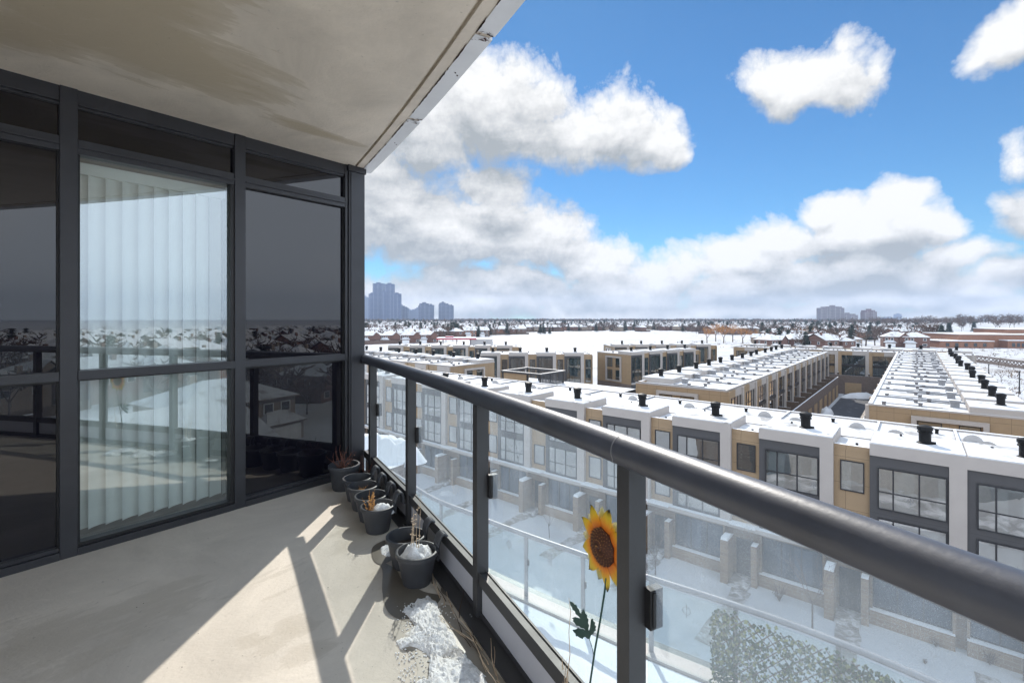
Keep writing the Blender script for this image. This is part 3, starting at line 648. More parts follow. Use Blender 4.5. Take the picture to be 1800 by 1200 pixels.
for ry_, flip in rows:
    xx = -1500
    while xx < 2600:
        xx += rnd(11.6, 15.5)
        if (xx//150) % 5 == 2 and rnd(0,1) < .75: continue
        wob = 26*math.sin(xx*.006+ry_*.01)
        x = ca*xx-sa*(ry_+wob); y = sa*xx+ca*(ry_+wob); dist = math.hypot(x, y)
        a = math.degrees(math.atan2(x, y)); view = -23 < a < 60 and y > 200 and dist < 1900; refl = 92 < a < 134 and 95 < dist < 620
        if not (view or refl) or not inside(x, y): continue
        if view and dist > 700 and rnd(0,1) < min(.45, (dist-700)/1600): continue
        spots.append((dist*(1.7 if refl else 1), x, y, R(24)+(math.pi if flip else 0)+rnd(-.06,.06), random.randrange(len(HK)), view))
spots.sort()
house_meshes = []
zone = lambda x, y, v: ('reflected in the balcony windows' if not v else 'beyond the handrail' if x < 20 else 'behind the snowy field' if x < .42*y else 'behind the long right-hand row')
built = {}
far = MB()
N_IND = 270
fences = MB()
for i, (dd_, x, y, rz, k, v) in enumerate(spots):
    fences.T = Matrix.Translation((x,y,0)) @ Matrix.Rotation(rz, 4, 'Z'); fences.box(-6.2, 11.5, 0, 6.2, 11.62, 1.8, 'brown_wood')
    if dd_ < 700: fences.box(6.4, -3, 0, 6.5, 11.5, 1.7, 'brown_wood')
    if i < N_IND:
        if k not in built: built[k] = HP[k].build('house'); o = built[k]
        else: o = built[k].copy(); COL.objects.link(o)
        o.location = (x, y, 0); o.rotation_euler = (0,0,rz); s = rnd(.92,1.08); o.scale = (s,s,s)
        tag(o, f"{WN[HK[k][1]]} house, {KN[HK[k][0]]} snowy roof, in the suburb {zone(x,y,v)}", 'house', f"houses {zone(x,y,v)}")
    else:
        far.T = Matrix.Translation((x,y,0)) @ Matrix.Rotation(rz, 4, 'Z')
        kind, wall, w_, d_, h_ = HK[k]; x_, y_ = w_/2, d_/2
        far.box(-x_, -y_, 0, x_, y_, h_, wall); e = .5; rh = 2.8; rx = x_+e if kind == 'gable' else max(.4, x_-y_*.8)
        rv = [(-x_-e,-y_-e,h_),(x_+e,-y_-e,h_),(x_+e,y_+e,h_),(-x_-e,y_+e,h_),(-rx,0,h_+rh),(rx,0,h_+rh)]
        far.add(rv, [(0,1,5,4),(1,2,5),(2,3,4,5),(3,0,4)], 'roof_snow')
        far.box(-x_+.3, -y_-2, 0, -x_+5.5, -y_, 2.7, wall, top='snow')
tag(fences.build('garden_fences'), 'brown board fences between the snowy gardens of the far suburb', None, None, 'stuff')
o = far.build('distant_houses'); tag(o, 'distant suburb of small snow-roofed houses reaching to the horizon', None, None, 'stuff')

# trees of the suburb: the nearer ones one by one, the rest as one mass
random.seed(33)
TP = []
for k in range(5):
    q = MB(); bare_small(q, 1.0, 'twig', 45, .40+.05*k); TP.append(q)
CP = []
for k in range(3):
    q = MB(); conifer_mb(q, 1.0, .24+.03*k); CP.append(q)
tp_o, cp_o = {}, {}
mass = MB(); cnt = 0
cand = []
for _ in range(10500):
    a = R(rnd(-23, 60)); dist = 230+1750*rnd(0,1)**.8; x, y = dist*math.sin(a), dist*math.cos(a)
    if inside(x, y): cand.append((dist, x, y, True))
for _ in range(160):
    a = R(rnd(93,133)); dist = 70+450*rnd(0,1); cand.append((dist*1.6, dist*math.sin(a), dist*math.cos(a), False))
cand.sort()
for i, (dd_, x, y, v) in enumerate(cand):
    con = rnd(0,1) < .16; h = rnd(7,12) if not con else rnd(8,14); k = random.randrange(3 if con else 5)
    if i < 150:
        D, S = (cp_o, CP) if con else (tp_o, TP)
        if k not in D: D[k] = S[k].build('conifer' if con else 'bare_tree'); o = D[k]
        else: o = D[k].copy(); COL.objects.link(o)
        o.location = (x, y, 0); o.scale = (h, h, h); o.rotation_euler = (0,0,rnd(0,6.28))
        tag(o, f"{'dark conifer' if con else 'leafless brown tree'} among the snowy-roofed houses {zone(x,y,v)}", 'tree', f"{'conifers' if con else 'bare trees'} {zone(x,y,v)}")
    else:
        mass.T = Matrix.Translation((x,y,0)) @ Matrix.Rotation(rnd(0,6.28), 4, 'Z') @ Matrix.Diagonal((h,h,h,1))
        S = CP[k] if con else TP[k]; n = len(S.f)
        sel = range(n) if dd_ < 700 else range(0, n, 2) if dd_ < 1100 else range(0, n, 3)
        used = {}; vs = []; fs = []
        for f in sel:
            ff = []
            for vi in S.f[f]:
                if vi not in used: used[vi] = len(vs); vs.append(S.v[vi])
                ff.append(used[vi])
            fs.append((ff, S.m[f]))
        off = len(mass.v); mass.v += [tuple(mass.T @ Vector(p)) for p in vs]
        for ff, mm in fs: mass.f.append([off+q for q in ff]); mass.m.append(mm); mass.s.append(False)
tag(mass.build('distant_trees'), 'far leafless trees and conifers among the houses towards the horizon', None, None, 'stuff')

# belt of woodland along the horizon
random.seed(5); belt = MB()
for _ in range(1800):
    a = R(rnd(-24, 62)); dist = rnd(1300, 3300); x, y = dist*math.sin(a), dist*math.cos(a); h = rnd(9, 16); w_ = rnd(14, 40)
    for j in range(6):
        p = Vector((x+rnd(-w_,w_), y+rnd(-20,20), 0)); hh = h*rnd(.6,1.1); s = rnd(3,7)
        belt.add([p+Vector((-s,0,0)), p+Vector((s,0,0)), p+Vector((s*.6,1,hh*.8)), p+Vector((0,0,hh)), p+Vector((-s*.7,-1,hh*.75))], [(0,1,2,3,4)], 'twig' if rnd(0,1) < .75 else 'needle')
    if rnd(0,1) < .45: belt.T = Matrix.Translation((x, y-30, 0)); belt.box(-rnd(6,14), -6, 0, rnd(6,14), 6, rnd(5,8), 'pale_brick', top='snow'); belt.T = None
tag(belt.build('treeline'), 'thin dark line of far woods and roofs along the horizon', None, None, 'stuff')
hill = MB(); hv = []; nx, ny = 40, 14
for j in range(ny):
    for i in range(nx):
        x = 560+i*18; y = 600+j*26; e = math.sin(math.pi*i/(nx-1))*math.sin(math.pi*j/(ny-1)); hv.append((x, y, -.5+10*max(0,e)**.7))
hill.add(hv, [(j*nx+i, j*nx+i+1, (j+1)*nx+i+1, (j+1)*nx+i) for j in range(ny-1) for i in range(nx-1)], 'ground_snow', True); tag(hill.build('hill'), kind='structure')
random.seed(9); wood = MB()
for _ in range(300):
    x = rnd(590, 1230); y = rnd(620, 900); i = (x-560)/702; j = (y-600)/338
    if not (0 < i < 1 and 0 < j < 1): continue
    h = rnd(11, 17); z0 = -.5+10*max(0,math.sin(math.pi*i)*math.sin(math.pi*j))**.7; S = TP[random.randrange(5)]
    wood.T = Matrix.Translation((x,y,z0-.3)) @ Matrix.Rotation(rnd(0,6.28),4,'Z') @ Matrix.Diagonal((h,h,h,1)); wood.v += [tuple(wood.T @ Vector(p)) for p in S.v] if False else []
    off = len(wood.v); wood.v += [tuple(wood.T @ Vector(p)) for p in S.v]
    for f, mm in zip(S.f, S.m): wood.f.append([off+q for q in f]); wood.m.append(mm); wood.s.append(False)
tag(wood.build('wood'), 'leafless brown wood on the low hill at the right end of the horizon', None, None, 'stuff')

# willows with orange twigs
random.seed(14)
for k, (px, py, h) in enumerate(((1243,603,13),(1258,600,15),(1272,603,14),(1288,601,15),(1306,604,13),(1326,605,11),(1404,601,11),(1425,600,12),(1445,602,10))):
    t = bare_tree('willow_tree', h, '', 'orange willows', 4, 'willow_twig', 'pale_bark', .9, .25, .022, 4); t.location = spot(px, py, 0)
    t['label'] = (f"orange-twigged bare willow in the clump right of the snowy field, {ORD[k]} from the left" if k < 6 else f"orange-twigged bare willow behind the courtyard's closing row, {ORD[k-6]} from the left")
for k, (px, py, h) in enumerate(((1470,604,10),(1488,606,12),(1506,607,11),(1522,608,12),(1538,607,10))):
    t = bare_tree('bare_tree', h, f"gnarled bare tree with snow on it behind the closing row, {ORD[k]} from the left", 'gnarled trees behind the closing row', 4, 'twig', 'bark', 1.0, .05, .028, 3); t.location = spot(px, py, 0)
for k, (px, py, h) in enumerate(((1640,603,15),(1655,604,13),(1632,598,14),(1668,590,13),(1690,582,14),(1712,584,13))):
    q = MB(); bare_small(q, 1.0, 'twig', 90, .5) if k in (0,2,4) else conifer_mb(q, 1.0, .34, 13)
    o = q.build('bare_tree' if k in (0,2,4) else 'conifer'); o.location = spot(px, py, 0); o.scale = (h,h,h)
    tag(o, f"{'big dark leafless tree' if k in (0,2,4) else 'dark conifer'} left of the orange brick school, {ORD[k]} in the clump", 'tree', 'trees beside the school')
for k, (px, py, h) in enumerate(((950,587,10.5),(957,587,7.5),(966,587,7))):
    q = MB(); conifer_mb(q, 1.0, .36, 13); o = q.build('conifer'); o.location = spot(px, py, 0); o.scale = (h,h,h); tag(o, f"dark conifer of the trio at the edge of the snowy field, {ORD[k]} from the left", 'tree', 'conifers at the field edge')
for k, (px, py, h) in enumerate(((760,601,9),(772,601,8),(784,600,8.5),(748,601,7),(796,599,7))):
    q = MB(); bare_small(q, 1.0, 'twig', 90, .55); o = q.build('bare_tree'); o.location = spot(px, py, 0); o.scale = (h*1.3,h*1.3,h); tag(o, f"dark bushy bare tree behind the red canopy, {ORD[k]} in its thicket", 'tree', 'thicket behind the canopy')

# two brick houses past the courtyard, and the brick row at the far left
big_house(spot(1573, 609, 0), R(-30), 'cross', 'red_brick', 12.5, 10, 5.9, 'red brick house with a hipped snowy roof left of its twin behind the rows')
big_house(spot(1607, 610, 0), R(-30), 'hip', 'red_brick', 12, 10, 5.9, 'red brick house with a white garage door beside the dark trees')
for k, px in enumerate((652, 686, 722, 752)):
    p = spot(px, 603.5-k*.6, 0); big_house(p, R(14), 'cross', 'red_brick', 13.2, 11, 5.4, f"red brick house with a small gable by the handrail's far end, {ORD[k]} from the left", 'brick row at the far left')
q = MB(); A, B = spot(640, 606, 0), spot(770, 600.5, 0); q.add([A, B, B+Vector((0,0,2.4)), A+Vector((0,0,2.4))], [(0,1,2,3)], 'brown_house_brick')
n_ = (B-A).normalized().cross(Vector((0,0,1)))*.3; q.add([A+n_, B+n_, B+n_+Vector((0,0,2.4)), A+n_+Vector((0,0,2.4))], [(0,1,2,3)], 'brown_house_brick'); q.add([A+Vector((0,0,2.4)), B+Vector((0,0,2.4)), B+n_+Vector((0,0,2.45)), A+n_+Vector((0,0,2.45))], [(0,1,2,3)], 'snow')
tag(q.build('noise_wall'), 'long brown brick wall in front of the far left brick houses', 'wall')
# filling-station canopy
c = spot(803, 610, 0); t = thing('canopy', 'filling station canopy with a red band and snow on top', 'canopy', c, R(4))
q = MB(); q.box(-11.5, -5, 4.6, 11.5, 5, 5.3, 'red_band'); q.box(-11.3, -4.8, 5.3, 11.3, 4.8, 5.75, 'snow'); q.box(-6.5, -2, 5.75, -2, 2, 6.5, 'red_band', top='snow'); q.build('canopy_roof', t)
for x in (-8, 0, 8): q = MB(); q.box(x-.3, -.3, 0, x+.3, .3, 4.6, 'grey_metal'); q.build('post', t)
t = thing('kiosk', 'low grey filling station shop right of the red-banded canopy', 'building', spot(846, 607, 0)); q = MB(); q.box(-7, -3, 0, 7, 4, 3.6, 'vent_grey'); q.build('wall', t); q = MB(); q.box(-7.2, -3.2, 3.6, 7.2, 4.2, 3.95, 'vent_grey', top='snow'); q.build('roof', t)
# school
t = thing('school', 'long orange brick school with flat snowy roofs at the right edge', 'school', spot(1652, 611, 0), R(-12))
q = MB(); q.box(0, 0, 0, 26, 20, 3.8, 'orange_brick'); q.box(14, 8, 0, 60, 40, 7.4, 'orange_brick'); q.box(60, 4, 0, 110, 40, 7.2, 'orange_brick'); q.box(34, 2, 0, 66, 8, 4.2, 'orange_brick'); q.box(48, 24, 7.4, 100, 50, 10.2, 'orange_brick'); q.build('wall', t)
q = MB(); q.box(-.3, -.3, 3.8, 26.3, 20, 4.15, 'snow'); q.box(13.7, 7.7, 7.4, 60, 40.3, 7.8, 'snow'); q.box(60, 3.7, 7.2, 110.3, 40.3, 7.6, 'snow'); q.box(33.7, 1.7, 4.2, 66.3, 8, 4.6, 'snow'); q.box(47.7, 23.7, 10.2, 100.3, 50.3, 10.6, 'snow'); q.build('roof', t)
for k in range(13):
    q = MB(); x = 36+k*2.3; q.box(x, 1.9, .8, x+1.5, 2.0, 3.0, 'far_glass'); q.build('window', t)
for k in range(5):
    q = MB(); x = 3+k*4.5; q.box(x, -.1, .8, x+1.6, 0, 2.8, 'far_glass'); q.build('window', t)
# timber lattice fence and lamp posts by the right-hand row
t = thing('lattice_fence', 'curved brown timber lattice fence in the snow at the right', 'fence')
P_ = [Vector((181,189,0)), Vector((176,172,0)), Vector((171,158,0)), Vector((169,147,0)), Vector((170,136,0)), Vector((174,122,0))]
pts = []
for a, b_ in zip(P_, P_[1:]):
    for s in range(8): pts.append(a.lerp(b_, s/8))
pts.append(P_[-1])
q = MB()
for z0, z1 in ((2.2, 2.7), (.1, 1.1)): q.sweep(pts, [(-.16,z0),(.16,z0),(.16,z1),(-.16,z1)], 'brown_brick')
q.build('rail', t); q = MB()
for a, b_ in zip(pts, pts[1:]):
    for (z0, z1) in ((1.1, 2.35), (2.35, 1.1)): q.tube([a+Vector((0,0,z0)), b_+Vector((0,0,z1))], .19, 4, 'brown_brick', caps=False, smooth=False)
q.build('lattice', t); 
for (px, pb, pt, lb) in ((1738, 657, 640, 'short dark post in front of the timber lattice fence'), (1792, 692, 652, 'tall dark post standing in the snow beyond the right-hand roofs')):
    p = spot(px, pb, 0); h = (pb-pt)/F*p.y; q = MB(); q.lathe([(.22,0),(.22,.3),(.13,.35),(.11,h-.2),(.2,h-.15),(.2,h),(0,h+.05)], 8, 'dark_frame'); o = q.build('lamp_post'); o.location = p; tag(o, lb, 'post', 'posts by the right-hand row')
random.seed(77)
for k, (px, py, h) in enumerate(((1745,668,4),(1760,672,4.5),(1778,660,4),(1755,645,4),(1772,618,4))):
    t = bare_tree('sapling', h, f"spindly bare sapling in the snow near the lattice fence, {ORD[k]} of the group", 'saplings near the lattice fence', 3, 'twig', 'bark', .6, 0, .012, 3); t.location = spot(px, py, 0)

# dry brush in the open snow at the right and round the field
random.seed(55); q = MB()
for k in range(620):
    if k < 330: px, py = rnd(1640, 1820), 612+90*rnd(0,1)**1.3
    elif k < 450: px, py = rnd(1190, 1345), rnd(598, 612)
    else: px, py = rnd(930, 1245), rnd(585, 611)
    p = spot(px, py, 0)
    if p.x*.65+p.y*.76 < 142 and -p.x*.76+p.y*.65 > -11: continue
    s = rnd(.4, 1.3) if k < 450 else rnd(.3,.7)
    for j in range(9):
        d = Vector((rnd(-1,1), rnd(-1,1), rnd(.3,1)))*s; w_ = Vector((rnd(-1,1), rnd(-1,1), 0))*s*.10
        o_f = Vector((rnd(-1,1), rnd(-1,1), 0))*s
        q.add([p+o_f-w_, p+o_f+w_, p+o_f+d], [(0,1,2)], 'twig' if j % 3 else 'dry_grass')
mat('dry_grass', (.22, .15, .085), .9, .2, .5)
tag(q.build('dry_brush'), 'dry brown brush poking through the open snow', None, None, 'stuff')
# towers
def tower(dist, px0, px1, py, blocks, wm, sm, label, group, rz=0, base=None):
    """blocks: (left, right, top in photo rows) of the shafts that make up one tower"""
    x0, x1 = (px0-CX)/F*dist, (px1-CX)/F*dist; cx = (x0+x1)/2
    t = thing('tower_block', label, 'tower block', (cx, dist, 0), rz, group); q = MB(); s = MB(); fz = 3.0
    for i, (a, b_, top) in enumerate(blocks):
        xa, xb = (a-CX)/F*dist-cx, (b_-CX)/F*dist-cx; h = ZC+(HY-top)/F*dist; d = 24-i*1.5; y0 = -.6*i
        q.box(xa, y0, 0, xb, y0+d, h, wm, top='snow'); q.box(xa+(xb-xa)*.3, y0+4, h, xa+(xb-xa)*.7, y0+14, h+5, wm, top='snow')
        nfl = int(h/fz/2)
        for k in range(1, nfl): s.box(xa-.5, y0-1.2, k*fz*2, xb+.5, y0-.0, k*fz*2+1.3, sm)
        nv = max(2, int((xb-xa)/9))
        for k in range(nv): xx = xa+(xb-xa)*(k+.5)/nv; s.box(xx-1.0, y0-1.9, 0, xx+1.0, y0-1.2, h-2, wm if k % 2 else sm)
    q.build('shaft', t); s.build('balcony_bands', t); return t
LT = 'blue-grey towers at the left'
tower(2300, 648, 675, 0, [(655,674,498),(648,657,516)], 'tower_blue', 'tower_slab', 'tallest blue tower of the far left cluster, with a lower shoulder', LT)
tower(2250, 674, 705, 0, [(676,692,499),(690,704,516),(672,680,512)], 'tower_blue', 'tower_slab', 'second tallest blue tower, stepping down to the right', LT)
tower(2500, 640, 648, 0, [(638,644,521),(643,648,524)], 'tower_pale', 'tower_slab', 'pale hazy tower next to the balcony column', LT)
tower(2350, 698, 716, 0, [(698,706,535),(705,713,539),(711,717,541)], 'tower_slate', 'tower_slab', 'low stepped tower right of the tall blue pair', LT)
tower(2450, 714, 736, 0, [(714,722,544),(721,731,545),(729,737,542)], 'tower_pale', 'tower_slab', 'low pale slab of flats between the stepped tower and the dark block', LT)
tower(2100, 735, 763, 0, [(737,753,533),(735,740,537),(752,762,536)], 'tower_slate', 'tower_slab', 'dark slate block with a rounded top, second from the right in the left cluster', LT)
tower(2150, 771, 798, 0, [(773,783,532),(771,775,534),(782,790,535),(789,797,537)], 'tower_slate', 'tower_slab', 'stand-alone slate block at the right end of the left cluster', LT)
RT = 'grey-pink towers at the right'
tower(1900, 1442, 1485, 0, [(1442,1456,541),(1456,1475,538.5),(1474,1484,541)], 'tower_stone', 'tower_slab_pale', 'wide grey slab block, largest of the right-hand towers', RT)
tower(1950, 1485, 1508, 0, [(1485,1499,551.5),(1498,1508,553.5)], 'tower_stone', 'tower_slab_pale', 'low grey block beside the wide slab', RT)
tower(1750, 1520, 1540, 0, [(1522,1538,545),(1520,1525,548),(1536,1541,547.5)], 'tower_red', 'tower_slab_pale', 'reddish block with a rounded top right of the low grey one', RT)
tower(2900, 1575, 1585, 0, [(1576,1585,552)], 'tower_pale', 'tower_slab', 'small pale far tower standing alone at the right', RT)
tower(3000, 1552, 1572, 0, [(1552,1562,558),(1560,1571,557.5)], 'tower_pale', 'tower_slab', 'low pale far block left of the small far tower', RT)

# the houses across the street that the balcony windows mirror
big_house((36, -19, 0), R(-140), 'gable', 'brown_house_brick', 20, 13, 6.2, 'big brown house with a wide snowy roof mirrored in the dark window panel', 'houses mirrored close by')
big_house((46, -42, 0), R(-135), 'cross', 'pale_brick', 17, 13, 6.0, 'large pale house with a snowy cross-gable mirrored in the balcony door', 'houses mirrored close by')
big_house((29, -42, 0), R(-130), 'gable', 'brown_house_brick', 16, 12, 5.8, 'brown house with a steep snowy roof mirrored low in the balcony door', 'houses mirrored close by')
big_house((66, -22, 0), R(-140), 'hip', 'pale_brick', 15, 12, 5.8, 'pale house with a hipped snowy roof mirrored behind the big brown one', 'houses mirrored close by')
big_house((64, -62, 0), R(-135), 'hip', 'brown_house_brick', 16, 12, 5.8, 'brown hipped house mirrored far down in the balcony door', 'houses mirrored close by')
t = thing('street_lamp', 'curved-arm street lamp mirrored before the big brown house', 'street lamp', (25, -11, 0), R(-40)); q = MB(); q.tube([(0,0,0),(0,0,7.2),(.3,0,8.0),(1.0,0,8.5),(2.0,0,8.55)], [.12,.09,.07,.06,.05], 8, 'grey_metal'); q.build('pole', t); q = MB(); q.box(1.8, -.15, 8.42, 2.7, .15, 8.58, 'vent_grey'); q.build('lamp_head', t)
# ------------------------------------------------------------------ the balcony
FL = ZC-1.40; CE = FL+2.749                                 # floor and soffit levels
def railx(y): return .939-.4408*y-.0209*y*y
def rail_pt(y, off=0, z=0):
    d = Vector((-.4408-.0418*y, 1, 0)).normalized(); n = Vector((d.y, -d.x, 0)); p = Vector((railx(y), y, 0))+n*off; p.z = z; return p
YS = [-3.2+.2*i for i in range(38)]                          # -3.2 .. 4.2
WA = Vector((-2.763, 2.548, 0)); WD = Vector((.6335, .774, 0)).normalized(); WN_ = Vector((-WD.y, WD.x, 0)); WRZ = math.atan2(WD.y, WD.x)
def wall_pt(t, y=0): return WA+WD*t+WN_*y
def concrete(name, col, col2, stains, scale, rough=.75, fine=.06):
    m, K, p, base, c = mat(name, col, rough, .05, 5, .18, 55)
    x, y, z = K.sep(c)
    st = K.vm('MULTIPLY', c, (1,1,1))
    wv = K.noise(c, 1.3, 9, .68, .9); f = None
    al = K.m('ADD', K.m('MULTIPLY', x, .6335), K.m('MULTIPLY', y, .774)); ac = K.m('SUBTRACT', K.m('MULTIPLY', y, .6335), K.m('MULTIPLY', x, .774))
    n2 = K.noise(K.comb(al, K.m('MULTIPLY', ac, 3.6), 0.0), 1.5, 8, .66, .4)
    for (a, b_, rx, ry, rot, k) in stains:                    # damp stains with ragged edges, each at its own place
        dx = K.m('SUBTRACT', x, a); dy = K.m('SUBTRACT', y, b_); cr, sr = math.cos(rot), math.sin(rot)
        ux = K.m('MULTIPLY', K.m('ADD', K.m('MULTIPLY', dx, cr), K.m('MULTIPLY', dy, sr)), 1/rx); uy = K.m('MULTIPLY', K.m('SUBTRACT', K.m('MULTIPLY', dy, cr), K.m('MULTIPLY', dx, sr)), 1/ry)
        q = K.m('MULTIPLY', K.m('SUBTRACT', 1.0, K.m('SQRT', K.m('ADD', K.m('MULTIPLY', ux, ux), K.m('MULTIPLY', uy, uy)))), k)
        f = q if f is None else K.m('MAXIMUM', f, q)
    edge = K.m('ADD', f, K.m('MULTIPLY', K.m('SUBTRACT', n2, .5), 2.6))
    msk = K.ramp(edge, [(.0, 0.0), (.10, .55), (.55, 1.0)])
    blot = K.mix(K.ramp(wv, [(.35, 0.0), (.7, 1.0)]), tuple(v*.84 for v in col), tuple(min(1, v*1.12) for v in col))
    speck = K.ramp(K.noise(c, 38, 2, .5), [(.72, 0.0), (.76, 1.0)])
    a = K.mix(msk, blot, K.mix(wv, tuple(v*.9 for v in col2), tuple(v*1.12 for v in col2)))
    a = K.mix(K.m('MULTIPLY', speck, fine*6), a, tuple(v*.35 for v in col))
    scr = K.ramp(K.noise(K.vm('MULTIPLY', c, (3.0,14.0,1)), 1.4, 6, .7, 1.5), [(.60, 0.0), (.70, 1.0)])
    a = K.mix(K.m('MULTIPLY', scr, .16), a, tuple(min(1, v*1.35) for v in col))
    K.put(p.inputs['Base Color'], a)
concrete('ceiling_concrete', (.67, .595, .495), (.48, .405, .295), [(-1.80,2.38,.72,.44,.95,1.5),(-1.62,1.85,.55,.42,.7,1.5),(-2.45,2.05,.60,.26,.88,1.3),(-1.42,3.42,.40,.09,.88,1.0),(-2.1,1.2,.9,.6,.88,1.2)], 1)
concrete('floor_concrete', (.57, .515, .44), (.46, .41, .34), [(-.98,2.14,.12,.09,0,.8),(-1.14,2.06,.12,.05,0,.6),(-2.2,1.8,.5,.3,.9,.35),(-.88,2.0,.16,.10,.3,.5),(-1.6,2.4,.35,.2,.7,.3),(-.95,3.0,.35,.12,2.0,.35)], 1)
mat('window_frame', (.028, .029, .034), .42, .15, 6, .06, 120)
mat('rail_paint', (.050, .055, .072), .45, .22, 7, .05, 60, spec=.9)
mat('rubber', (.008, .008, .009), .5, .1, 5)
mat('white_infill', (.52, .52, .56), .45, .06, 3)
mat('flashing_white', (.66, .67, .68), .42, .05, 6)
mat('rust_gap', (.055, .018, .012), .9, .5, 60, .4, 90)
mat('pot_plastic', (.046, .048, .054), .5, .12, 10, .05, 80)
mat('soil', (.035, .026, .020), .95, .35, 40, .6, 60)
mat('dry_red', (.15, .060, .040), .85, .3, 20)
mat('dry_gold', (.55, .27, .075), .8, .3, 30)
mat('dry_straw', (.55, .42, .29), .8, .2, 30)
mat('leaf_paint', (.006, .055, .042), .4, .15, 12)
mat('disc_brown', (.085, .028, .014), .6, .4, 60)
mat('wet_concrete', (.14, .122, .098), .30, .15, 6)
mat('damp_concrete', (.30, .265, .215), .35, .12, 6)
m, K, p, base, c = mat('patch_snow', (.86, .86, .86), .5, .04, 9, .45, 170, spec=.4, col2=(.62, .57, .50), lo=.55, hi=.72)
glass('rail_glass', (.88, .94, .94), .9, .31, (.74, .82, .88))
glass('terrace_glass', (.80, .90, .89), 1.0, .12, (.75, .80, .80))
glass('door_glass', (.87, .955, .95), 7.5)
darkglass('spandrel_glass', (.006, .006, .010), 1.6)
mat('blind', (.86, .87, .83), .6, .03, 3)
mat('room_paint', (.30, .28, .25), .8, .05, 2)
m = bpy.data.materials.new('petal_paint'); m.use_nodes = True; t_ = m.node_tree; K = NT(t_); p = t_.nodes['Principled BSDF']; p.inputs['Roughness'].default_value = .4
c = K.n('ShaderNodeTexCoord').outputs['Object']; x, y, z = K.sep(c)
rr = K.m('SQRT', K.m('ADD', K.m('MULTIPLY', x, x), K.m('MULTIPLY', z, z)))
an = K.m('ARCTAN2', z, x); ln = K.noise(K.comb(K.m('MULTIPLY', an, 14.0), K.m('MULTIPLY', rr, 8.0), 0.0), 1.6, 3, .6)
pc = K.ramp(K.m('ADD', K.m('MULTIPLY', rr, 7.05), K.m('MULTIPLY', K.m('SUBTRACT', ln, .5), .22)), [(.38, (.62, .10, .005)), (.52, (.85, .28, .008)), (.66, (.83, .50, .02)), (.76, (.72, .52, .03)), (.83, (.45, .30, .02)), (.875, (.01, .008, .004))])
K.put(p.inputs['Base Color'], K.mix(K.ramp(ln, [(.66, 0.0), (.74, .55)]), pc, (.16, .05, .005))); MATS['petal_paint'] = m

# floor and soffit slabs
def slab_pts(off, z): return [rail_pt(y, off, 0) for y in YS]+[rail_pt(4.30, off, 0)]
b = MB(); fp = [(p.x, p.y) for p in slab_pts(.10, 0)]+[tuple(wall_pt(2.243)[:2]), tuple(wall_pt(-5.5)[:2])]
b.prism(fp, FL-.22, FL, 'floor_concrete'); tag(b.build('balcony_floor'), kind='structure')
ce = thing('ceiling', None, None); tag(ce, kind='structure')
b = MB(); cp = [(p.x, p.y) for p in slab_pts(-.104, 0)]+[tuple(wall_pt(2.243,.15)[:2]), tuple(wall_pt(-5.5,.15)[:2])]
b.prism(cp, CE, CE+.24, 'ceiling_concrete'); b.build('soffit', ce)
b = MB(); ep = slab_pts(0, 0)
b.sweep([q+Vector((0,0,CE)) for q in ep], [(-.104,.022),(-.082,.022),(-.082,0),(.055,0),(.055,.24),(-.104,.24)], 'ceiling_concrete'); b.build('drip_edge', ce)
random.seed(3)
joints = [4.36, 3.19, 2.235, 1.25, .2, -.9, -2.0, -3.1]
for a, c_ in zip(joints, joints[1:]):
    n = 10; pa = [rail_pt(c_+.012+(a-.012-c_-.012)*i/n, 0, CE) for i in range(n+1)]
    b = MB(); b.sweep(pa, [(-.020,-.004),(.068,-.009),(.070,-.009),(.070,.20),(.060,.20),(.060,-.002)], 'flashing_white'); fo = b.build('flashing', ce)
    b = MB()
    for i in range(26):                                       # rust tone slivers painting the dark of the gap along the inner edge
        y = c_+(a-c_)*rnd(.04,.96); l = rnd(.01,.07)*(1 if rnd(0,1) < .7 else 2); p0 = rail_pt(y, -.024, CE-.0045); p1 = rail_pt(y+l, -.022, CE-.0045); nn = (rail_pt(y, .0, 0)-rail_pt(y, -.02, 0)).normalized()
        b.add([p0-nn*.0015, p1-nn*.001, p1+nn*rnd(.001,.004), (p0+p1)/2+nn*rnd(.002,.007), p0+nn*.001], [(0,1,2,3,4)], 'rust_gap')
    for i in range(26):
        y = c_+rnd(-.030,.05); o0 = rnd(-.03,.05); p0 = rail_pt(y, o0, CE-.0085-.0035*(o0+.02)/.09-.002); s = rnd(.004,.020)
        b.add([p0+Vector((rnd(-s,s),rnd(-s,s)*.6,0)) for _ in range(3)]+[p0+Vector((s,s*.6,0))], [(0,1,2),(1,2,3)], 'rust_gap')
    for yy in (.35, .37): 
        p0 = rail_pt(c_+(a-c_)*yy, .025+.02*(yy-.35)*50, CE-.0095); b.lathe([(.0045,0),(.0045,.002),(0,.002)], 8, 'rust_gap', tuple(p0-Vector((0,0,.002))))
    b.build('rust_and_gap', fo)

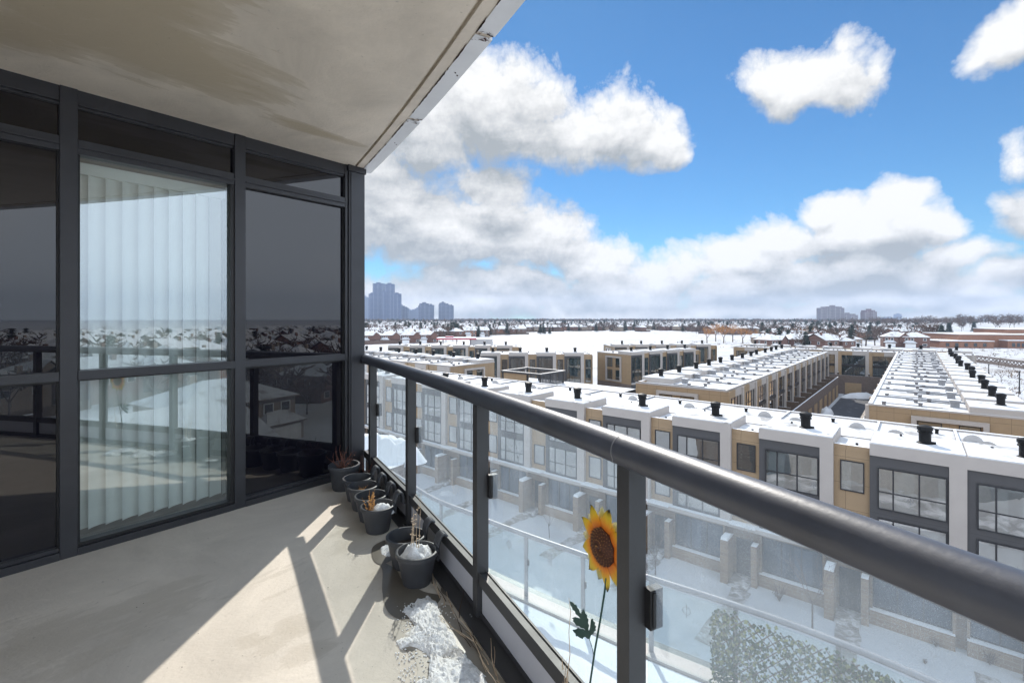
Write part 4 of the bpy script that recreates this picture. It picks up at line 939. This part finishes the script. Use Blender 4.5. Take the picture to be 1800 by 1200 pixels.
# window wall
ww = thing('window_wall', 'charcoal framed window wall with dark glass panels and a tall glazed balcony door', 'window wall', (WA.x, WA.y, FL), WRZ)
H = CE-FL; BV = .003
mull = [(-4.78,-4.70),(-3.92,-3.84),(-3.06,-2.98),(-2.20,-2.12),(-1.38,-1.30),(-.60,-.52),(.235,.313),(1.166,1.240)]
for a, c_ in mull:
    b = MB(); b.box(a, 0, 0, c_, .12, H, 'window_frame'); b.build('mullion', ww, BV)
b = MB(); b.box(2.085, -.012, 0, 2.243, .16, H-.055, 'window_frame'); b.box(2.058, .004, 0, 2.083, .12, H, 'window_frame'); b.box(2.075, -.024, H-.053, 2.252, .16, H-.001, 'window_frame'); b.build('corner_post', ww, BV)
b = MB(); b.box(2.10, -.02, .0, 2.235, -.013, H-.06, 'window_frame'); b.build('cover_strip', ww, BV)
bays = [(x[1], y[0]) for x, y in zip(mull, mull[1:])]+[(1.240, 2.058)]
for i, (a, c_) in enumerate(bays):
    door = abs(a-.313) < .01
    b = MB(); b.box(a, .010, H-.088, c_, .12, H, 'window_frame'); b.box(a, .026, H-.105, c_, .12, H-.089, 'window_frame'); b.build('head', ww, BV)
    b = MB(); b.box(a, .006, 2.372, c_, .12, 2.456, 'window_frame'); b.box(a, -.008, 2.405, c_, .005, 2.418, 'window_frame'); b.build('transom', ww, BV)
    b = MB(); b.box(a, -.006 if door else .006, 1.033, c_, .12, 1.087, 'window_frame'); b.box(a, .030, 1.020 if not door else 1.024, c_, .11, 1.0325, 'rubber'); b.build('mid_rail', ww, BV)
    b = MB(); b.box(a, -.004, 0, c_, .12, .045, 'window_frame'); b.box(a, .012, .0455, c_, .12, .068, 'rubber' if door else 'window_frame'); b.build('sill', ww, BV)
    b = MB(); b.box(a, .045, 2.456, c_, .06, H-.089, 'spandrel_glass'); b.build('spandrel_panel', ww)
    for z0, z1 in ((.068, 1.033), (1.087, 2.372)):
        if door:
            b = MB(); b.box(a, .02, z0, a+.012, .10, z1, 'rubber'); b.box(c_-.026, .012, z0, c_, .10, z1, 'rubber'); b.build('door_jamb', ww)
            b = MB(); b.add([(a+.012,.045,z0),(c_-.026,.045,z0),(c_-.026,.045,z1),(a+.012,.045,z1)], [(0,1,2,3)], 'door_glass'); b.build('door_pane', ww)
        else:
            b = MB(); b.box(a, .045, z0, c_, .06, z1, 'spandrel_glass'); b.build('glass_panel', ww)
            b = MB(); b.box(a, .030, z0, a+.010, .044, z1, 'rubber'); b.box(c_-.010, .030, z0, c_, .044, z1, 'rubber'); b.build('gasket', ww)
# the room behind, closed on every side
b = MB(); y0, y1, x0, x1 = .121, 3.6, -4.75, 2.20
b.box(x0, y0, -.2, x1, y1, 0-.002, 'room_paint'); b.box(x0, y0, H+.001, x1, y1, H+.2, 'room_paint'); b.box(x0, y1, -.2, x1, y1+.2, H+.2, 'room_paint'); b.box(x0-.2, y0, -.2, x0, y1+.2, H+.2, 'room_paint'); b.box(x1, y0+.045, -.2, x1+.04, y1+.2, H+.2, 'room_paint')
b.box(x0-.2, y0-.01, H+.002, x1, y0, H+.24, 'room_paint')
o = b.build('room'); o.location = (WA.x, WA.y, FL); o.rotation_euler = (0,0,WRZ); tag(o, kind='structure')
bl = thing('vertical_blind', 'pale closed vertical blind hanging behind the balcony door glass', 'blind', (WA.x, WA.y, FL), WRZ)
b = MB(); b.box(.30, .15, 2.29, 1.18, .20, 2.36, 'blind'); b.build('headrail', bl)
b = MB(); sw, sp = .102, .0835; n = 10; an = R(25)
for i in range(11):
    cx = .345+i*sp; vs = []
    for j in range(n+1):
        s = (j/n-.5); lx = s*sw; ly = .010*(1-(2*s)**2)
        X = cx+lx*math.cos(an)-ly*math.sin(an); Y = .175+lx*math.sin(an)+ly*math.cos(an)
        vs += [(X, Y, .085), (X, Y, 2.295)]
    b.add(vs, [(2*j, 2*j+2, 2*j+3, 2*j+1) for j in range(n)], 'blind', True)
b.build('slats', bl)

# railing
RP = [4.255, 4.07, 3.20, 2.231, 1.303, .37, -.56, -1.50, -2.42, -3.2]
rl = thing('railing', 'charcoal balcony railing with a round top rail and dirty glass panels', 'railing')
b = MB(); pa = [rail_pt(4.27-.012*0-.05*i*1.0, 0, FL) for i in range(150)]
prof = [(.042*math.cos(a), 1.029+.042*math.sin(a)) for a in [R(-30+240*i/22) for i in range(23)]]
prof += [(-.036, .999), (-.030, .994), (.030, .994), (.036, .999)]
b.sweep(pa[::-1], prof, 'rail_paint', True); b.build('top_rail', rl, sharp=25)
b = MB()
for y in (1.335, -.50):                                       # sleeve joints of the top rail
    b.sweep([rail_pt(y-.002, 0, FL), rail_pt(y+.002, 0, FL)], [(q[0]*1.02, 1.025+(q[1]-1.025)*1.02) for q in prof], 'grey_metal', True)
b.build('rail_joint', rl)
for y in RP[1:-1]:
    d = (rail_pt(y+.01)-rail_pt(y-.01)).normalized(); T = Matrix.Translation(rail_pt(y, 0, FL)) @ Matrix.Rotation(math.atan2(d.y, d.x), 4, 'Z')
    b = MB(T); b.box(-.026, -.030, -.03, .026, .030, .9935, 'post_paint'); o = b.build('post', rl, .002)
    b = MB(T); b.box(-.052, -.066, .56, -.027, -.022, .668, 'rubber'); b.box(-.056, -.060, .566, -.0525, -.028, .662, 'rubber'); b.build('glass_clip', o, .003)
    b = MB(T)
    for q in (-.008, .008): b.lathe([(.004,0),(.004,.003),(0,.004)], 8, 'grey_metal', (q, .05, .0105))
    b.build('screw', o)
for y1, y0 in zip(RP, RP[1:]):
    A, B = rail_pt(y0+.03, 0, FL), rail_pt(y1-.03, 0, FL)
    if y1 > 4.2: A, B = rail_pt(y0+.03, 0, FL), rail_pt(y1, 0, FL)
    b = MB(); b.sweep([A, B], [(-.022,.160),(.022,.160),(.022,.218),(.014,.218),(.014,.212),(-.014,.212),(-.014,.218),(-.022,.218)], 'post_paint'); b.build('bottom_rail', rl)
    b = MB(); b.sweep([A, B], [(-.007,.008),(.007,.008),(.007,.158),(-.007,.158)], 'white_infill'); b.build('infill_panel', rl)
    if y1 < 4.2:
        n = Vector((B.y-A.y, -(B.x-A.x), 0)).normalized(); A2, B2 = A+n*.0-(B-A).normalized()*.012, B+n*.0+(B-A).normalized()*.012
        A2 += n*.038; B2 += n*.038
        b = MB(); b.add([A2+Vector((0,0,.165)), B2+Vector((0,0,.165)), B2+Vector((0,0,.985)), A2+Vector((0,0,.985))], [(0,1,2,3)], 'rail_glass'); b.build('glass_panel', rl)
b = MB(); b.sweep([rail_pt(y, 0, FL) for y in YS]+[rail_pt(4.27, 0, FL)], [(-.085,.001),(-.008,.001),(-.008,.03),(-.014,.03),(-.014,.010),(-.085,.008)], 'post_paint'); b.build('base_channel', rl)
b = MB(); b.sweep([rail_pt(y, 0, FL) for y in YS]+[rail_pt(4.27, 0, FL)], [(.008,-.2),(.03,-.2),(.03,.007),(.008,.007)], 'flashing_white'); b.build('edge_trim', rl)

# planters
RD = (rail_pt(3.1)-rail_pt(2.5)).normalized(); RN = Vector((RD.y, -RD.x, 0))
def bowl_pair(q, r, d, h):
    k = h/.17; prof = [(.001,0),(r*.68,0),(r*.95,h*.86),(r*1.04,h*.87),(r*1.04,h*.985),(r*1.0,h),(r*.93,h),(r*.91,h*.9),(r*.72,.03),(.001,.03)]
    n = 32
    for s in (-1, 1):
        vs = []; fs = []
        for pr, pz in prof:
            for i in range(n):
                a = 2*math.pi*i/n; x = s*d/2+pr*math.cos(a); x = min(x, 0) if s < 0 else max(x, 0); vs.append((x, pr*math.sin(a), pz))
        for j in range(len(prof)-1):
            for i in range(n):
                f = (j*n+i, j*n+(i+1)%n, (j+1)*n+(i+1)%n, (j+1)*n+i)
                if all(abs(vs[v][0]) < 1e-6 for v in f): continue
                fs.append(f)
        q.add(vs, fs, 'pot_plastic', True)
def planter(pA, label, fill, group='rail planters'):
    rz = math.atan2(RD.y, RD.x); c_ = Vector((pA[0], pA[1], FL))+RD*.10
    t = thing('planter', label, 'planter', c_, rz, group)
    q = MB(); bowl_pair(q, .108, .20, .17); q.build('bowl', t, sharp=35)
    for s in (-1, 1):
        q = MB(); pts = [(0,0,.10),(0,.003,.16),(0,.007,.195),(0,.018,.220),(0,.034,.229),(0,.049,.219),(0,.057,.194),(0,.058,.155)]
        for k in (-1.5, -.5, .5, 1.5): q.tube([(s*.10+k*.0165, -.108-y, z) for _, y, z in pts], .0088, 8, 'pot_plastic')
        q.build('hook', t, sharp=80)
    if fill:
        q = MB(); q.lathe([(.001,.10),(.088,.10)], 20, 'soil', (-.1,0,0), False); q.lathe([(.001,.101),(.088,.101)], 20, 'soil', (.1,0,0), False); q.build('soil', t)
    return c_, rz
cA, rzp = planter((-.505, 2.51), 'double-lobed charcoal rail planter nearest the sunflower, heaped with snow', True)
cB, _ = planter((-.887, 3.12), 'double-lobed charcoal rail planter with golden dried stalks and a little snow', True)
cC, _ = planter((-1.10, 3.485), 'double-lobed charcoal rail planter with dead brown leaves, next to the round pot', True)
heap('snow', cA-RD*.085+Vector((0,0,.115)), .096, .092, .062, 'snow heaped in the planter nearest the sunflower', 2, rzp, 'stuff', 32, 'patch_snow', .75, 0)
heap('snow', cB-RD*.10-RN*-.03+Vector((0,0,.115)), .078, .07, .055, 'small heap of snow in the planter with golden stalks', 5, rzp, 'stuff', 24, 'patch_snow', .3, 0)
pc_ = (-1.383, 3.89, FL)
t = thing('flower_pot', 'round charcoal pot in the corner by the end column', 'pot', pc_)
q = MB(); q.lathe([(.001,0),(.088,0),(.092,.01),(.116,.172),(.125,.174),(.125,.196),(.121,.20),(.112,.20),(.110,.17),(.10,.13)], 40, 'pot_plastic'); q.build('bowl', t, sharp=35)
q = MB(); q.lathe([(.001,.150),(.107,.150)], 24, 'soil', smooth=False); q.build('soil', t)
def stalks(name, c_, n, h, sp, m, label, leaf=0, curl=.25, r=.0022):
    q = MB()
    for k in range(n):
        a = rnd(0,6.283); d = Vector((math.cos(a)*sp, math.sin(a)*sp, 1)).normalized(); hh = h*rnd(.55,1.0); pts = [Vector((rnd(-.02,.02), rnd(-.02,.02), 0))]
        for j in range(6): d = (d+Vector((rnd(-curl,curl), rnd(-curl,curl), 0))).normalized(); pts.append(pts[-1]+d*hh/6)
        q.tube(pts, [r*(1-.12*j) for j in range(7)], 5, m, smooth=False)
        for j in range(leaf):
            f = rnd(.2,1)*5; i = int(f); p0 = pts[i].lerp(pts[i+1], f-i); s = rnd(.005,.013); a2 = rnd(0,6.283); e = Vector((math.cos(a2), math.sin(a2), rnd(-.6,.6)))*s; w_ = Vector((-e.y, e.x, rnd(-.004,.004)))*.45
            q.add([p0, p0+e*.5+w_, p0+e, p0+e*.5-w_], [(0,1,2,3)], m)
    o = q.build(name); o.location = c_; return tag(o, label, 'dry plant', 'dead plants in the pots')
random.seed(4)
stalks('dry_plant', cA-RD*.075-RN*.01+Vector((0,0,.15)), 6, .31, .10, 'dry_straw', 'two tall bundles of pale straw stalks in the snow-heaped planter', 10, .06)
stalks('dry_plant', cB-RD*.085-RN*.045+Vector((0,0,.10)), 9, .19, .16, 'dry_gold', 'golden dried stalks with crumpled leaves in the middle planter', 26, .18)
stalks('dry_plant', cC-RD*.08+Vector((0,0,.10)), 7, .10, .7, 'dry_gold', 'curled dead brown leaves inside the planter beside the round pot', 14, .5)
stalks('dry_plant', Vector(pc_)+Vector((-.01,-.01,.15)), 22, .22, .50, 'dry_red', 'reddish dead twigs in the round pot by the column', 12, .3, .0032)
stalks('dry_plant', Vector(pc_)+Vector((.14,.02,.02)), 11, .28, .5, 'dry_red', 'dark dead twigs behind the round pot in the corner', 9, .3, .003)

# melting snow, wet concrete
def fp_(px, py): p = spot(px, py, FL); return p
def flat(name, pts, z, m, kind='structure'):
    P = [fp_(*p) for p in pts]; n = len(P); c_ = sum(P, Vector())/n; out = []
    for i in range(n):
        a, b_, d_, e_ = P[i-1], P[i], P[(i+1)%n], P[(i+2)%n]
        for s in range(5):
            u_ = s/5; out.append(.5*((2*b_)+(-a+d_)*u_+(2*a-5*b_+4*d_-e_)*u_*u_+(-a+3*b_-3*d_+e_)*u_**3))
    q = MB(); q.add([(p.x, p.y, FL+z) for p in out], [tuple(range(len(out)))], m); return tag(q.build(name), kind=kind)
flat('wet_patch', [(664,985),(672,1003),(672,1040),(680,1072),(700,1088),(728,1092),(760,1070),(775,1048),(745,1040),(708,1020),(695,1000)], .003, 'wet_concrete')
flat('wet_patch', [(655,962),(676,950),(694,952),(700,968),(688,985),(668,992),(655,982)], .004, 'wet_concrete')
flat('wet_patch', [(690,1098),(712,1085),(745,1078),(785,1062),(800,1085),(838,1130),(872,1180),(900,1230),(760,1245),(722,1205),(734,1180),(724,1150),(700,1135)], .002, 'damp_concrete')
flat('wet_patch', [(775,1040),(800,1062),(838,1112),(880,1168),(905,1205),(918,1205),(880,1150),(842,1098),(806,1052),(784,1030)], .005, 'wet_concrete')
def snow_patch(name, pts, h, label, seed=0):
    P = [fp_(*p) for p in pts]; n = len(P); out = []
    for i in range(n):
        a, b_, d_, e_ = P[i-1], P[i], P[(i+1)%n], P[(i+2)%n]
        for s in range(16):
            u_ = s/16; out.append(.5*((2*b_)+(-a+d_)*u_+(2*a-5*b_+4*d_-e_)*u_*u_+(-a+3*b_-3*d_+e_)*u_**3))
    c_ = sum(out, Vector())/len(out); m_ = len(out); q = MB(); rings = 60; vs = []
    for j in range(rings+1):
        rr = 1-j/rings
        for p in out:
            v = c_+(p-c_)*rr; e = 1+.13*mnoise.fractal(v*22, 1, 2, 4); v = c_+(v-c_)*e
            nz = mnoise.fractal(v*12+Vector((seed,0,0)), 1, 2, 3); n2 = abs(mnoise.noise(v*55))+.6*abs(mnoise.noise(v*130)); hh = h*min(1, (1-rr)*3.6)**.5
            vs.append((v.x, v.y, FL-.002+max(0, hh*(.75+.8*nz+.9*n2)) if j else FL-.003))
    fs = [(j*m_+i, j*m_+(i+1)%m_, (j+1)*m_+(i+1)%m_, (j+1)*m_+i) for j in range(rings) for i in range(m_)]
    q.add(vs, fs, 'patch_snow', True); o = q.build(name, sharp=80); return tag(o, label, None, None, 'stuff')
snow_patch('snow', [(710,1072),(724,1056),(752,1048),(768,1060),(776,1090),(792,1112),(806,1140),(838,1172),(862,1215),(820,1260),(760,1262),(752,1215),(766,1180),(748,1150),(722,1136),(706,1140),(694,1132),(712,1116),(726,1098)], .020, 'patch of melting snow on the balcony floor')
snow_patch('snow', [(722,1215),(738,1195),(760,1200),(775,1230),(760,1260),(730,1250)], .018, 'thin slush beside the melting snow patch', 3)
snow_patch('snow', [(668,966),(680,958),(692,964),(690,976),(676,980)], .014, 'lump of ice on the floor by the near planter', 7)
q = MB(); random.seed(8)
for k in range(30):
    y = 1.75+1.0*rnd(0,1)**1.5 if k > 6 else rnd(2.0,2.3); p0 = rail_pt(y, -.09-rnd(0,.04), FL+.004); d = Vector((-.45+rnd(-.35,.35), .85+rnd(-.3,.3), rnd(-.02,.25))).normalized(); l = rnd(.05,.20); pts = [p0]
    for j in range(4): d = (d+Vector((rnd(-.2,.2),rnd(-.2,.2),rnd(-.12,.10)))).normalized(); nx = pts[-1]+d*l/4; nx.z = max(nx.z, FL+.005); pts.append(nx)
    q.tube(pts, [.0022,.002,.0017,.0014,.001], 4, 'dry_straw' if k % 3 else 'bark', smooth=False)
tag(q.build('dry_stems'), 'scattered dead stems lying along the foot of the railing', None, None, 'stuff')
q = MB(); random.seed(83)
for k in range(420):                                          # grains of ice round the melting snow
    px, py = rnd(690, 780)+rnd(0,20), rnd(1060, 1200); a = fp_(px, py); s = rnd(.0015,.0045)
    q.lathe([(s,0),(s*.8,s*.7),(.0001,s)], 5, 'patch_snow', (a.x, a.y, FL+.003), False)
tag(q.build('ice_grains'), 'loose grains of ice round the melting snow patch', None, None, 'stuff')
q = MB(); random.seed(81)
for k in range(90):
    a = fp_(rnd(200,720), rnd(930,1200)); s = rnd(.002,.006); a.z = FL+.003
    q.add([a+Vector((rnd(-s,s),rnd(-s,s),rnd(0,.002))) for _ in range(3)], [(0,1,2)], 'soil')
tag(q.build('grit'), 'small crumbs of dirt on the balcony floor', None, None, 'stuff')

# metal sunflower on its stake, behind the post and before the glass
sc_ = rail_pt(1.455, .033, 17-.4867*1.461); fr = math.atan2(RD.y, RD.x)
fx = (rail_pt(1.5)-rail_pt(1.4)).normalized(); fz = math.atan2(-fx.y, -fx.x)             # local +x runs along the rail towards the camera
t = thing('garden_sunflower', 'painted metal sunflower stake behind the railing post', 'garden ornament', sc_, fz)
random.seed(12)
for layer in range(2):
    b = MB()
    for k in range(9):
        a = 2*math.pi*(k+.5*layer+rnd(-.14,.14))/9; L0 = .045; L1 = rnd(.118,.134)-.006*layer; wv = rnd(.021,.026); y = .004*layer; vs = []; n = 7
        for j in range(n+1):
            s = j/n; rr = L0+(L1-L0)*s; wd = wv*math.sin(math.pi*min(1, (.12+.88*s)))**.75 if s < 1 else 0; bend = .012*s*s*math.sin(k*2.1)
            for e in (-1, 0, 1):
                ax = a+e*wd/rr+bend; vs.append((rr*math.cos(ax), y+.006*s*s*(1 if layer else .4)-(.003 if e == 0 else 0), rr*math.sin(ax)))
        fs = [(3*j+e, 3*j+e+1, 3*j+e+4, 3*j+e+3) for j in range(n) for e in (0, 1)]
        b.add(vs, fs, 'petal_paint', True)
    b.build('petals', t)
b = MB(); vs = []
b.T = Matrix(((1,0,0,0),(0,0,-1,0),(0,1,0,0),(0,0,0,1)))       # lathe axis towards the balcony
b.T = Matrix.Rotation(R(90), 4, 'X')
b.lathe([(.058,-.002),(.056,.006),(.046,.012),(.030,.016),(.012,.018),(.001,.018)], 32, 'disc_brown')
random.seed(2)
for k in range(420):
    rr = .056*math.sqrt((k+.5)/420); a = k*2.39996; z = .018-.013*(rr/.058)**2; l = .010; d = Vector((math.cos(a+.5), math.sin(a+.5), .5)).normalized(); p0 = Vector((rr*math.cos(a), rr*math.sin(a), z))
    b.tube([p0, p0+d*l*.6], [.0011,.0004], 3, ('dry_red', 'dry_gold', 'black_metal', 'disc_brown')[k % 4], caps=False, smooth=False)
b.build('seed_head', t)
def on_plane(px, py, off=.033):
    k = (px-CX)/F; y = 1.4
    for _ in range(30): y = rail_pt(y, off).x/k if abs(k) > .05 else y; 
    lo, hi = .5, 3.0
    for _ in range(60):
        mid = (lo+hi)/2; p = rail_pt(mid, off)
        if p.x/p.y > k: lo = mid
        else: hi = mid
    p = rail_pt((lo+hi)/2, off); p.z = ZC-(py-HY)/F*p.y; return p
inv = (Matrix.Translation(sc_) @ Matrix.Rotation(fz, 4, 'Z')).inverted()
b = MB(); b.tube([inv @ on_plane(*q) for q in ((1066,1015),(1062,1045),(1055,1090),(1046,1140),(1038,1195),(1030,1250))], .0032, 8, 'leaf_paint'); st = b.build('stem', t)
b = MB(); b.tube([inv @ on_plane(*q) for q in ((1044,1155),(1042,1142),(1038,1128),(1035,1120))], .0012, 6, 'leaf_paint')
ol = [(5,660),(28,668),(38,682),(48,684),(54,702),(64,712),(70,732),(82,742),(86,728),(92,708),(100,722),(106,738),(118,752),(118,768),(128,782),(124,800),(132,822),(126,840),(128,858),(136,846),(140,826),(142,800),(145,778),(156,774),(160,792),(172,800),(168,815),(178,828),(172,842),(178,850),(164,862),(160,876),(144,884),(135,910),(120,906),(108,894),(96,898),(90,908),(70,900),(58,890),(46,892),(42,872),(30,862),(24,848),(44,846),(58,836),(74,842),(92,842),(112,854),(98,838),(80,836),(66,822),(48,822),(40,806),(26,790),(30,778),(18,770),(40,764),(56,768),(76,775),(62,758),(44,744),(38,724),(24,716),(20,700),(10,686)]
P3 = [inv @ on_plane(1000+a/3.75, 880+c_/3.75) for a, c_ in ol]; n = len(P3)
b.add(P3+[p+Vector((0,.0015,0)) for p in P3], [tuple(range(n)), tuple(reversed(range(n, 2*n)))]+[(i, (i+1)%n, n+(i+1)%n, n+i) for i in range(n)], 'leaf_paint'); b.build('leaf', st)
q = MB(); q.tube([on_plane(*a, off=-.045) for a in ((988,1240),(997,1190),(1002,1150),(1000,1110),(1003,1075),(1000,1050))], [.0016,.0015,.0014,.0012,.001,.0006], 5, 'dry_straw')
for s in range(8): 
    p0 = on_plane(988+rnd(0,10), 1200+rnd(-25,20), -.045); q.tube([p0, p0+Vector((rnd(-.02,.02),rnd(-.02,.02),.05))], [.0012,.0005], 4, 'dry_straw')
tag(q.build('dry_stalk'), 'thin pale dry stalk standing inside the glass left of the sunflower', 'dry plant')

# ------------------------------------------------------------------ lower terrace
TR = ZC-3.4; TF = ZC-4.45
CV = [Vector(p) for p in ((-6.5,15.2,0),(-4.6,12.9,0),(-2.52,10.3,0),(-1.51,9.0,0),(-.744,8.32,0),(-.43,8.02,0),(.226,7.48,0),(1.01,6.87,0),(1.80,6.26,0),(2.60,5.70,0),(3.33,5.12,0),(3.98,4.45,0),(4.9,3.3,0),(5.6,2.0,0),(6.1,.6,0),(6.4,-1.0,0))]
dense = []
for i in range(len(CV)-1):
    a, b_, d_, e_ = CV[max(i-1,0)], CV[i], CV[i+1], CV[min(i+2,len(CV)-1)]
    for s in range(10): u_ = s/10; dense.append(.5*((2*b_)+(-a+d_)*u_+(2*a-5*b_+4*d_-e_)*u_*u_+(-a+3*b_-3*d_+e_)*u_**3))
dense.append(CV[-1])
cum = [0]
for a, b_ in zip(dense, dense[1:]): cum.append(cum[-1]+(b_-a).length)
def along(s, off=0, z=0):
    s = max(0, min(cum[-1]-1e-4, s)); i = 0
    while cum[i+1] < s: i += 1
    f = (s-cum[i])/(cum[i+1]-cum[i]); p = dense[i].lerp(dense[i+1], f); d = (dense[i+1]-dense[i]).normalized(); p = p+Vector((d.y, -d.x, 0))*off; p.z = z; return p   # +off: towards the tower
pod = [(p.x, p.y) for p in [along(i*.5, -.25) for i in range(int(cum[-1]/.5))]]+[(6.5,-6),(-9,-6),(-9,15)]
b = MB(); b.prism(pod, 0, TF-.12, 'vent_grey', top='vent_grey'); tag(b.build('podium', None), 'brick podium of the tower below the balcony carrying the snowy terrace', 'building')
b = MB(); na = 90; nb = 36; vs = []
for i in range(na+1):
    for j in range(nb+1):
        s = cum[-1]*i/na; o_f = .13+7.5*(j/nb)**1.6; p = along(s, o_f); nz = mnoise.fractal(p*.8, 1, 2, 4)
        edge = min(1, (o_f-.13)/.5); z = TF+.02+.16*edge+.10*nz*edge+.05*mnoise.noise(p*3)*edge; vs.append((p.x, p.y, z))
b.add(vs, [(i*(nb+1)+j, i*(nb+1)+j+1, (i+1)*(nb+1)+j+1, (i+1)*(nb+1)+j) for i in range(na) for j in range(nb)], 'snow', True); tag(b.build('terrace_snow'), 'smooth sunlit snow lying over the lower terrace', None, None, 'stuff')
b = MB(); b.sweep([along(i*.25, 0, TF) for i in range(int(cum[-1]/.25))], [(-.12,-.08),(-.25+.37,-.08),(.12,.06),(-.12,.06)], 'white_panel'); b.sweep([along(i*.25, 0, TF) for i in range(int(cum[-1]/.25))], [(-.24,-.3),(-.125,-.3),(-.125,.05),(-.24,.05)], 'dark_frame'); tag(b.build('terrace_kerb'), kind='structure')
tr = thing('terrace_railing', 'grey glass railing curving round the snowy lower terrace', 'railing')
b = MB(); b.tube([along(i*.15, 0, TR-.03) for i in range(int(cum[-1]/.15))], .038, 10, 'grey_metal'); b.build('handrail', tr)
s0 = cum[60]; S_ = []; s = s0-1.02*9
while s < cum[-1]-.3:
    if s > .2: S_.append(s)
    s += 1.02
for s in S_:
    p = along(s); d = (along(s+.05)-along(s-.05)).normalized(); b = MB(Matrix.Translation((p.x,p.y,TF)) @ Matrix.Rotation(math.atan2(d.y,d.x),4,'Z')); b.box(-.025,-.02,.06,.025,.02,TR-TF-.05,'grey_metal'); o = b.build('post', tr)
    b = MB(b.T); b.box(.026,-.015,.55,.05,.015,.64,'dark_frame'); b.build('glass_clip', o)
for a, c_ in zip(S_, S_[1:]):
    A, B = along(a+.03), along(c_-.03); b = MB(); b.add([(A.x,A.y,TF+.14),(B.x,B.y,TF+.14),(B.x,B.y,TR-.09),(A.x,A.y,TR-.09)], [(0,1,2,3)], 'terrace_glass'); b.build('glass_panel', tr)
def sticker(px, py, kind):
    k = (px-CX)/F; best = min((abs(along(s_*.02, .004).x/along(s_*.02, .004).y-k), s_*.02) for s_ in range(int(cum[60]/.02)-300, int(cum[-40]/.02)))[1]
    p = along(best, .006); z = ZC-(py-HY)/F*p.y; d = (along(best+.05)-along(best-.05)).normalized(); q = MB(Matrix.Translation((p.x,p.y,z)) @ Matrix.Rotation(math.atan2(d.y,d.x),4,'Z'))
    if kind == 'ring':
        q.tube([(.048*math.cos(2*math.pi*i/20), 0, .048*math.sin(2*math.pi*i/20)) for i in range(21)], .0045, 5, 'grey_metal', caps=False); q.tube([(0,0,-.085),(0,0,.085)], .0045, 5, 'grey_metal')
    else:
        for i in range(4): q.box(-.036+i*.022, -.002, -.10, -.030+i*.022, .002, .10, 'grey_metal')
        for zz in (-.04, .03): q.box(-.05, -.0015, zz, .05, .0015, zz+.007, 'grey_metal')
    q.build('glass_mark', tr)
sticker(1206, 1073, 'ring'); sticker(894, 956, 'ring'); sticker(967, 982, 'bars')
# ivy trellis
tl = thing('trellis', 'brown lattice trellis with artificial ivy leaves leaning on the terrace railing', 'trellis')
sA = min((abs(along(s_*.02,.12).x/along(s_*.02,.12).y-(1250-CX)/F), s_*.02) for s_ in range(int(cum[60]/.02), int(cum[-40]/.02)))[1]
Lh = 3.6; zt, zb = TR-.10, TF+.10; random.seed(31)
q = MB(); lf = MB(); n = 40
for sgn in (1, -1):
    for k in range(-8, 44):
        pts = []
        for j in range(7):
            zz = zb+(zt-zb)*j/6; s_ = k*.11+sgn*(zz-zb)*.95
            if 0 <= s_ <= Lh: pts.append(along(sA+s_, .12+.005*sgn, zz))
        if len(pts) > 1: q.tube(pts, .0055, 4, 'brown_wood', caps=False, smooth=False)
q.build('lattice', tl)
for k in range(8500):
    s_ = Lh*rnd(0,1); zz = zb+(zt-zb)*rnd(0,1)
    if mnoise.noise(Vector((s_*4, zz*4, 0)))*1.2+rnd(-.6,.6) < -.15 and s_ > .25: continue
    p = along(sA+s_, .12+rnd(-.03,.04), zz+rnd(-.02,.02)+(.0)); a = rnd(0,6.283); e = Vector((math.cos(a)*.8, math.sin(a)*.4, math.sin(a)+rnd(-.5,.5)))*rnd(.024,.046); w_ = Vector((-e.z*.5, rnd(-.012,.012), e.x*.5))
    lf.add([p, p+e*.45+w_, p+e, p+e*.45-w_], [(0,1,2,3)], ('ivy', 'ivy', 'ivy_pale')[k % 3])
mat('ivy', (.035, .055, .022), .6, .35, 20); mat('ivy_pale', (.16, .17, .06), .6, .3, 20)
tag(lf.build('ivy_leaves', tl), kind='stuff')
# snow mound and planting box left of the terrace
heap('snow_mound', (-4.4, 16.0, 12.2), 1.5, .9, .75, 'snow mound with dead stems behind the far glass panel', 17, 0, None, 30, 'snow', .6)
b = MB(); b.prism([(-9,15.6),(-6.6,15.6),(-5.2,14.2),(-4.1,14.3),(-3.5,15.2),(-3.6,17),(-5,19),(-9,20)], 0, 12.3, 'brown_brick', top='snow'); tag(b.build('annexe'), 'low brick annexe with a snowy roof behind the far glass panel', 'building')

# ------------------------------------------------------------------ air


hm = bpy.data.materials.new('haze_air'); hm.use_nodes = True; t_ = hm.node_tree; t_.nodes.clear()
pv = t_.nodes.new('ShaderNodeVolumePrincipled'); pv.inputs['Color'].default_value = (.62, .76, 1, 1); pv.inputs['Density'].default_value = .00013; pv.inputs['Anisotropy'].default_value = .2
ho = t_.nodes.new('ShaderNodeOutputMaterial'); t_.links.new(pv.outputs[0], ho.inputs['Volume']); MATS['haze_air'] = hm
b = MB(); b.box(-5050, -5050, -1, 5050, 5050, 230, 'haze_air'); o = b.build('haze'); tag(o, kind='stuff', label='pale blue haze over the far suburb')
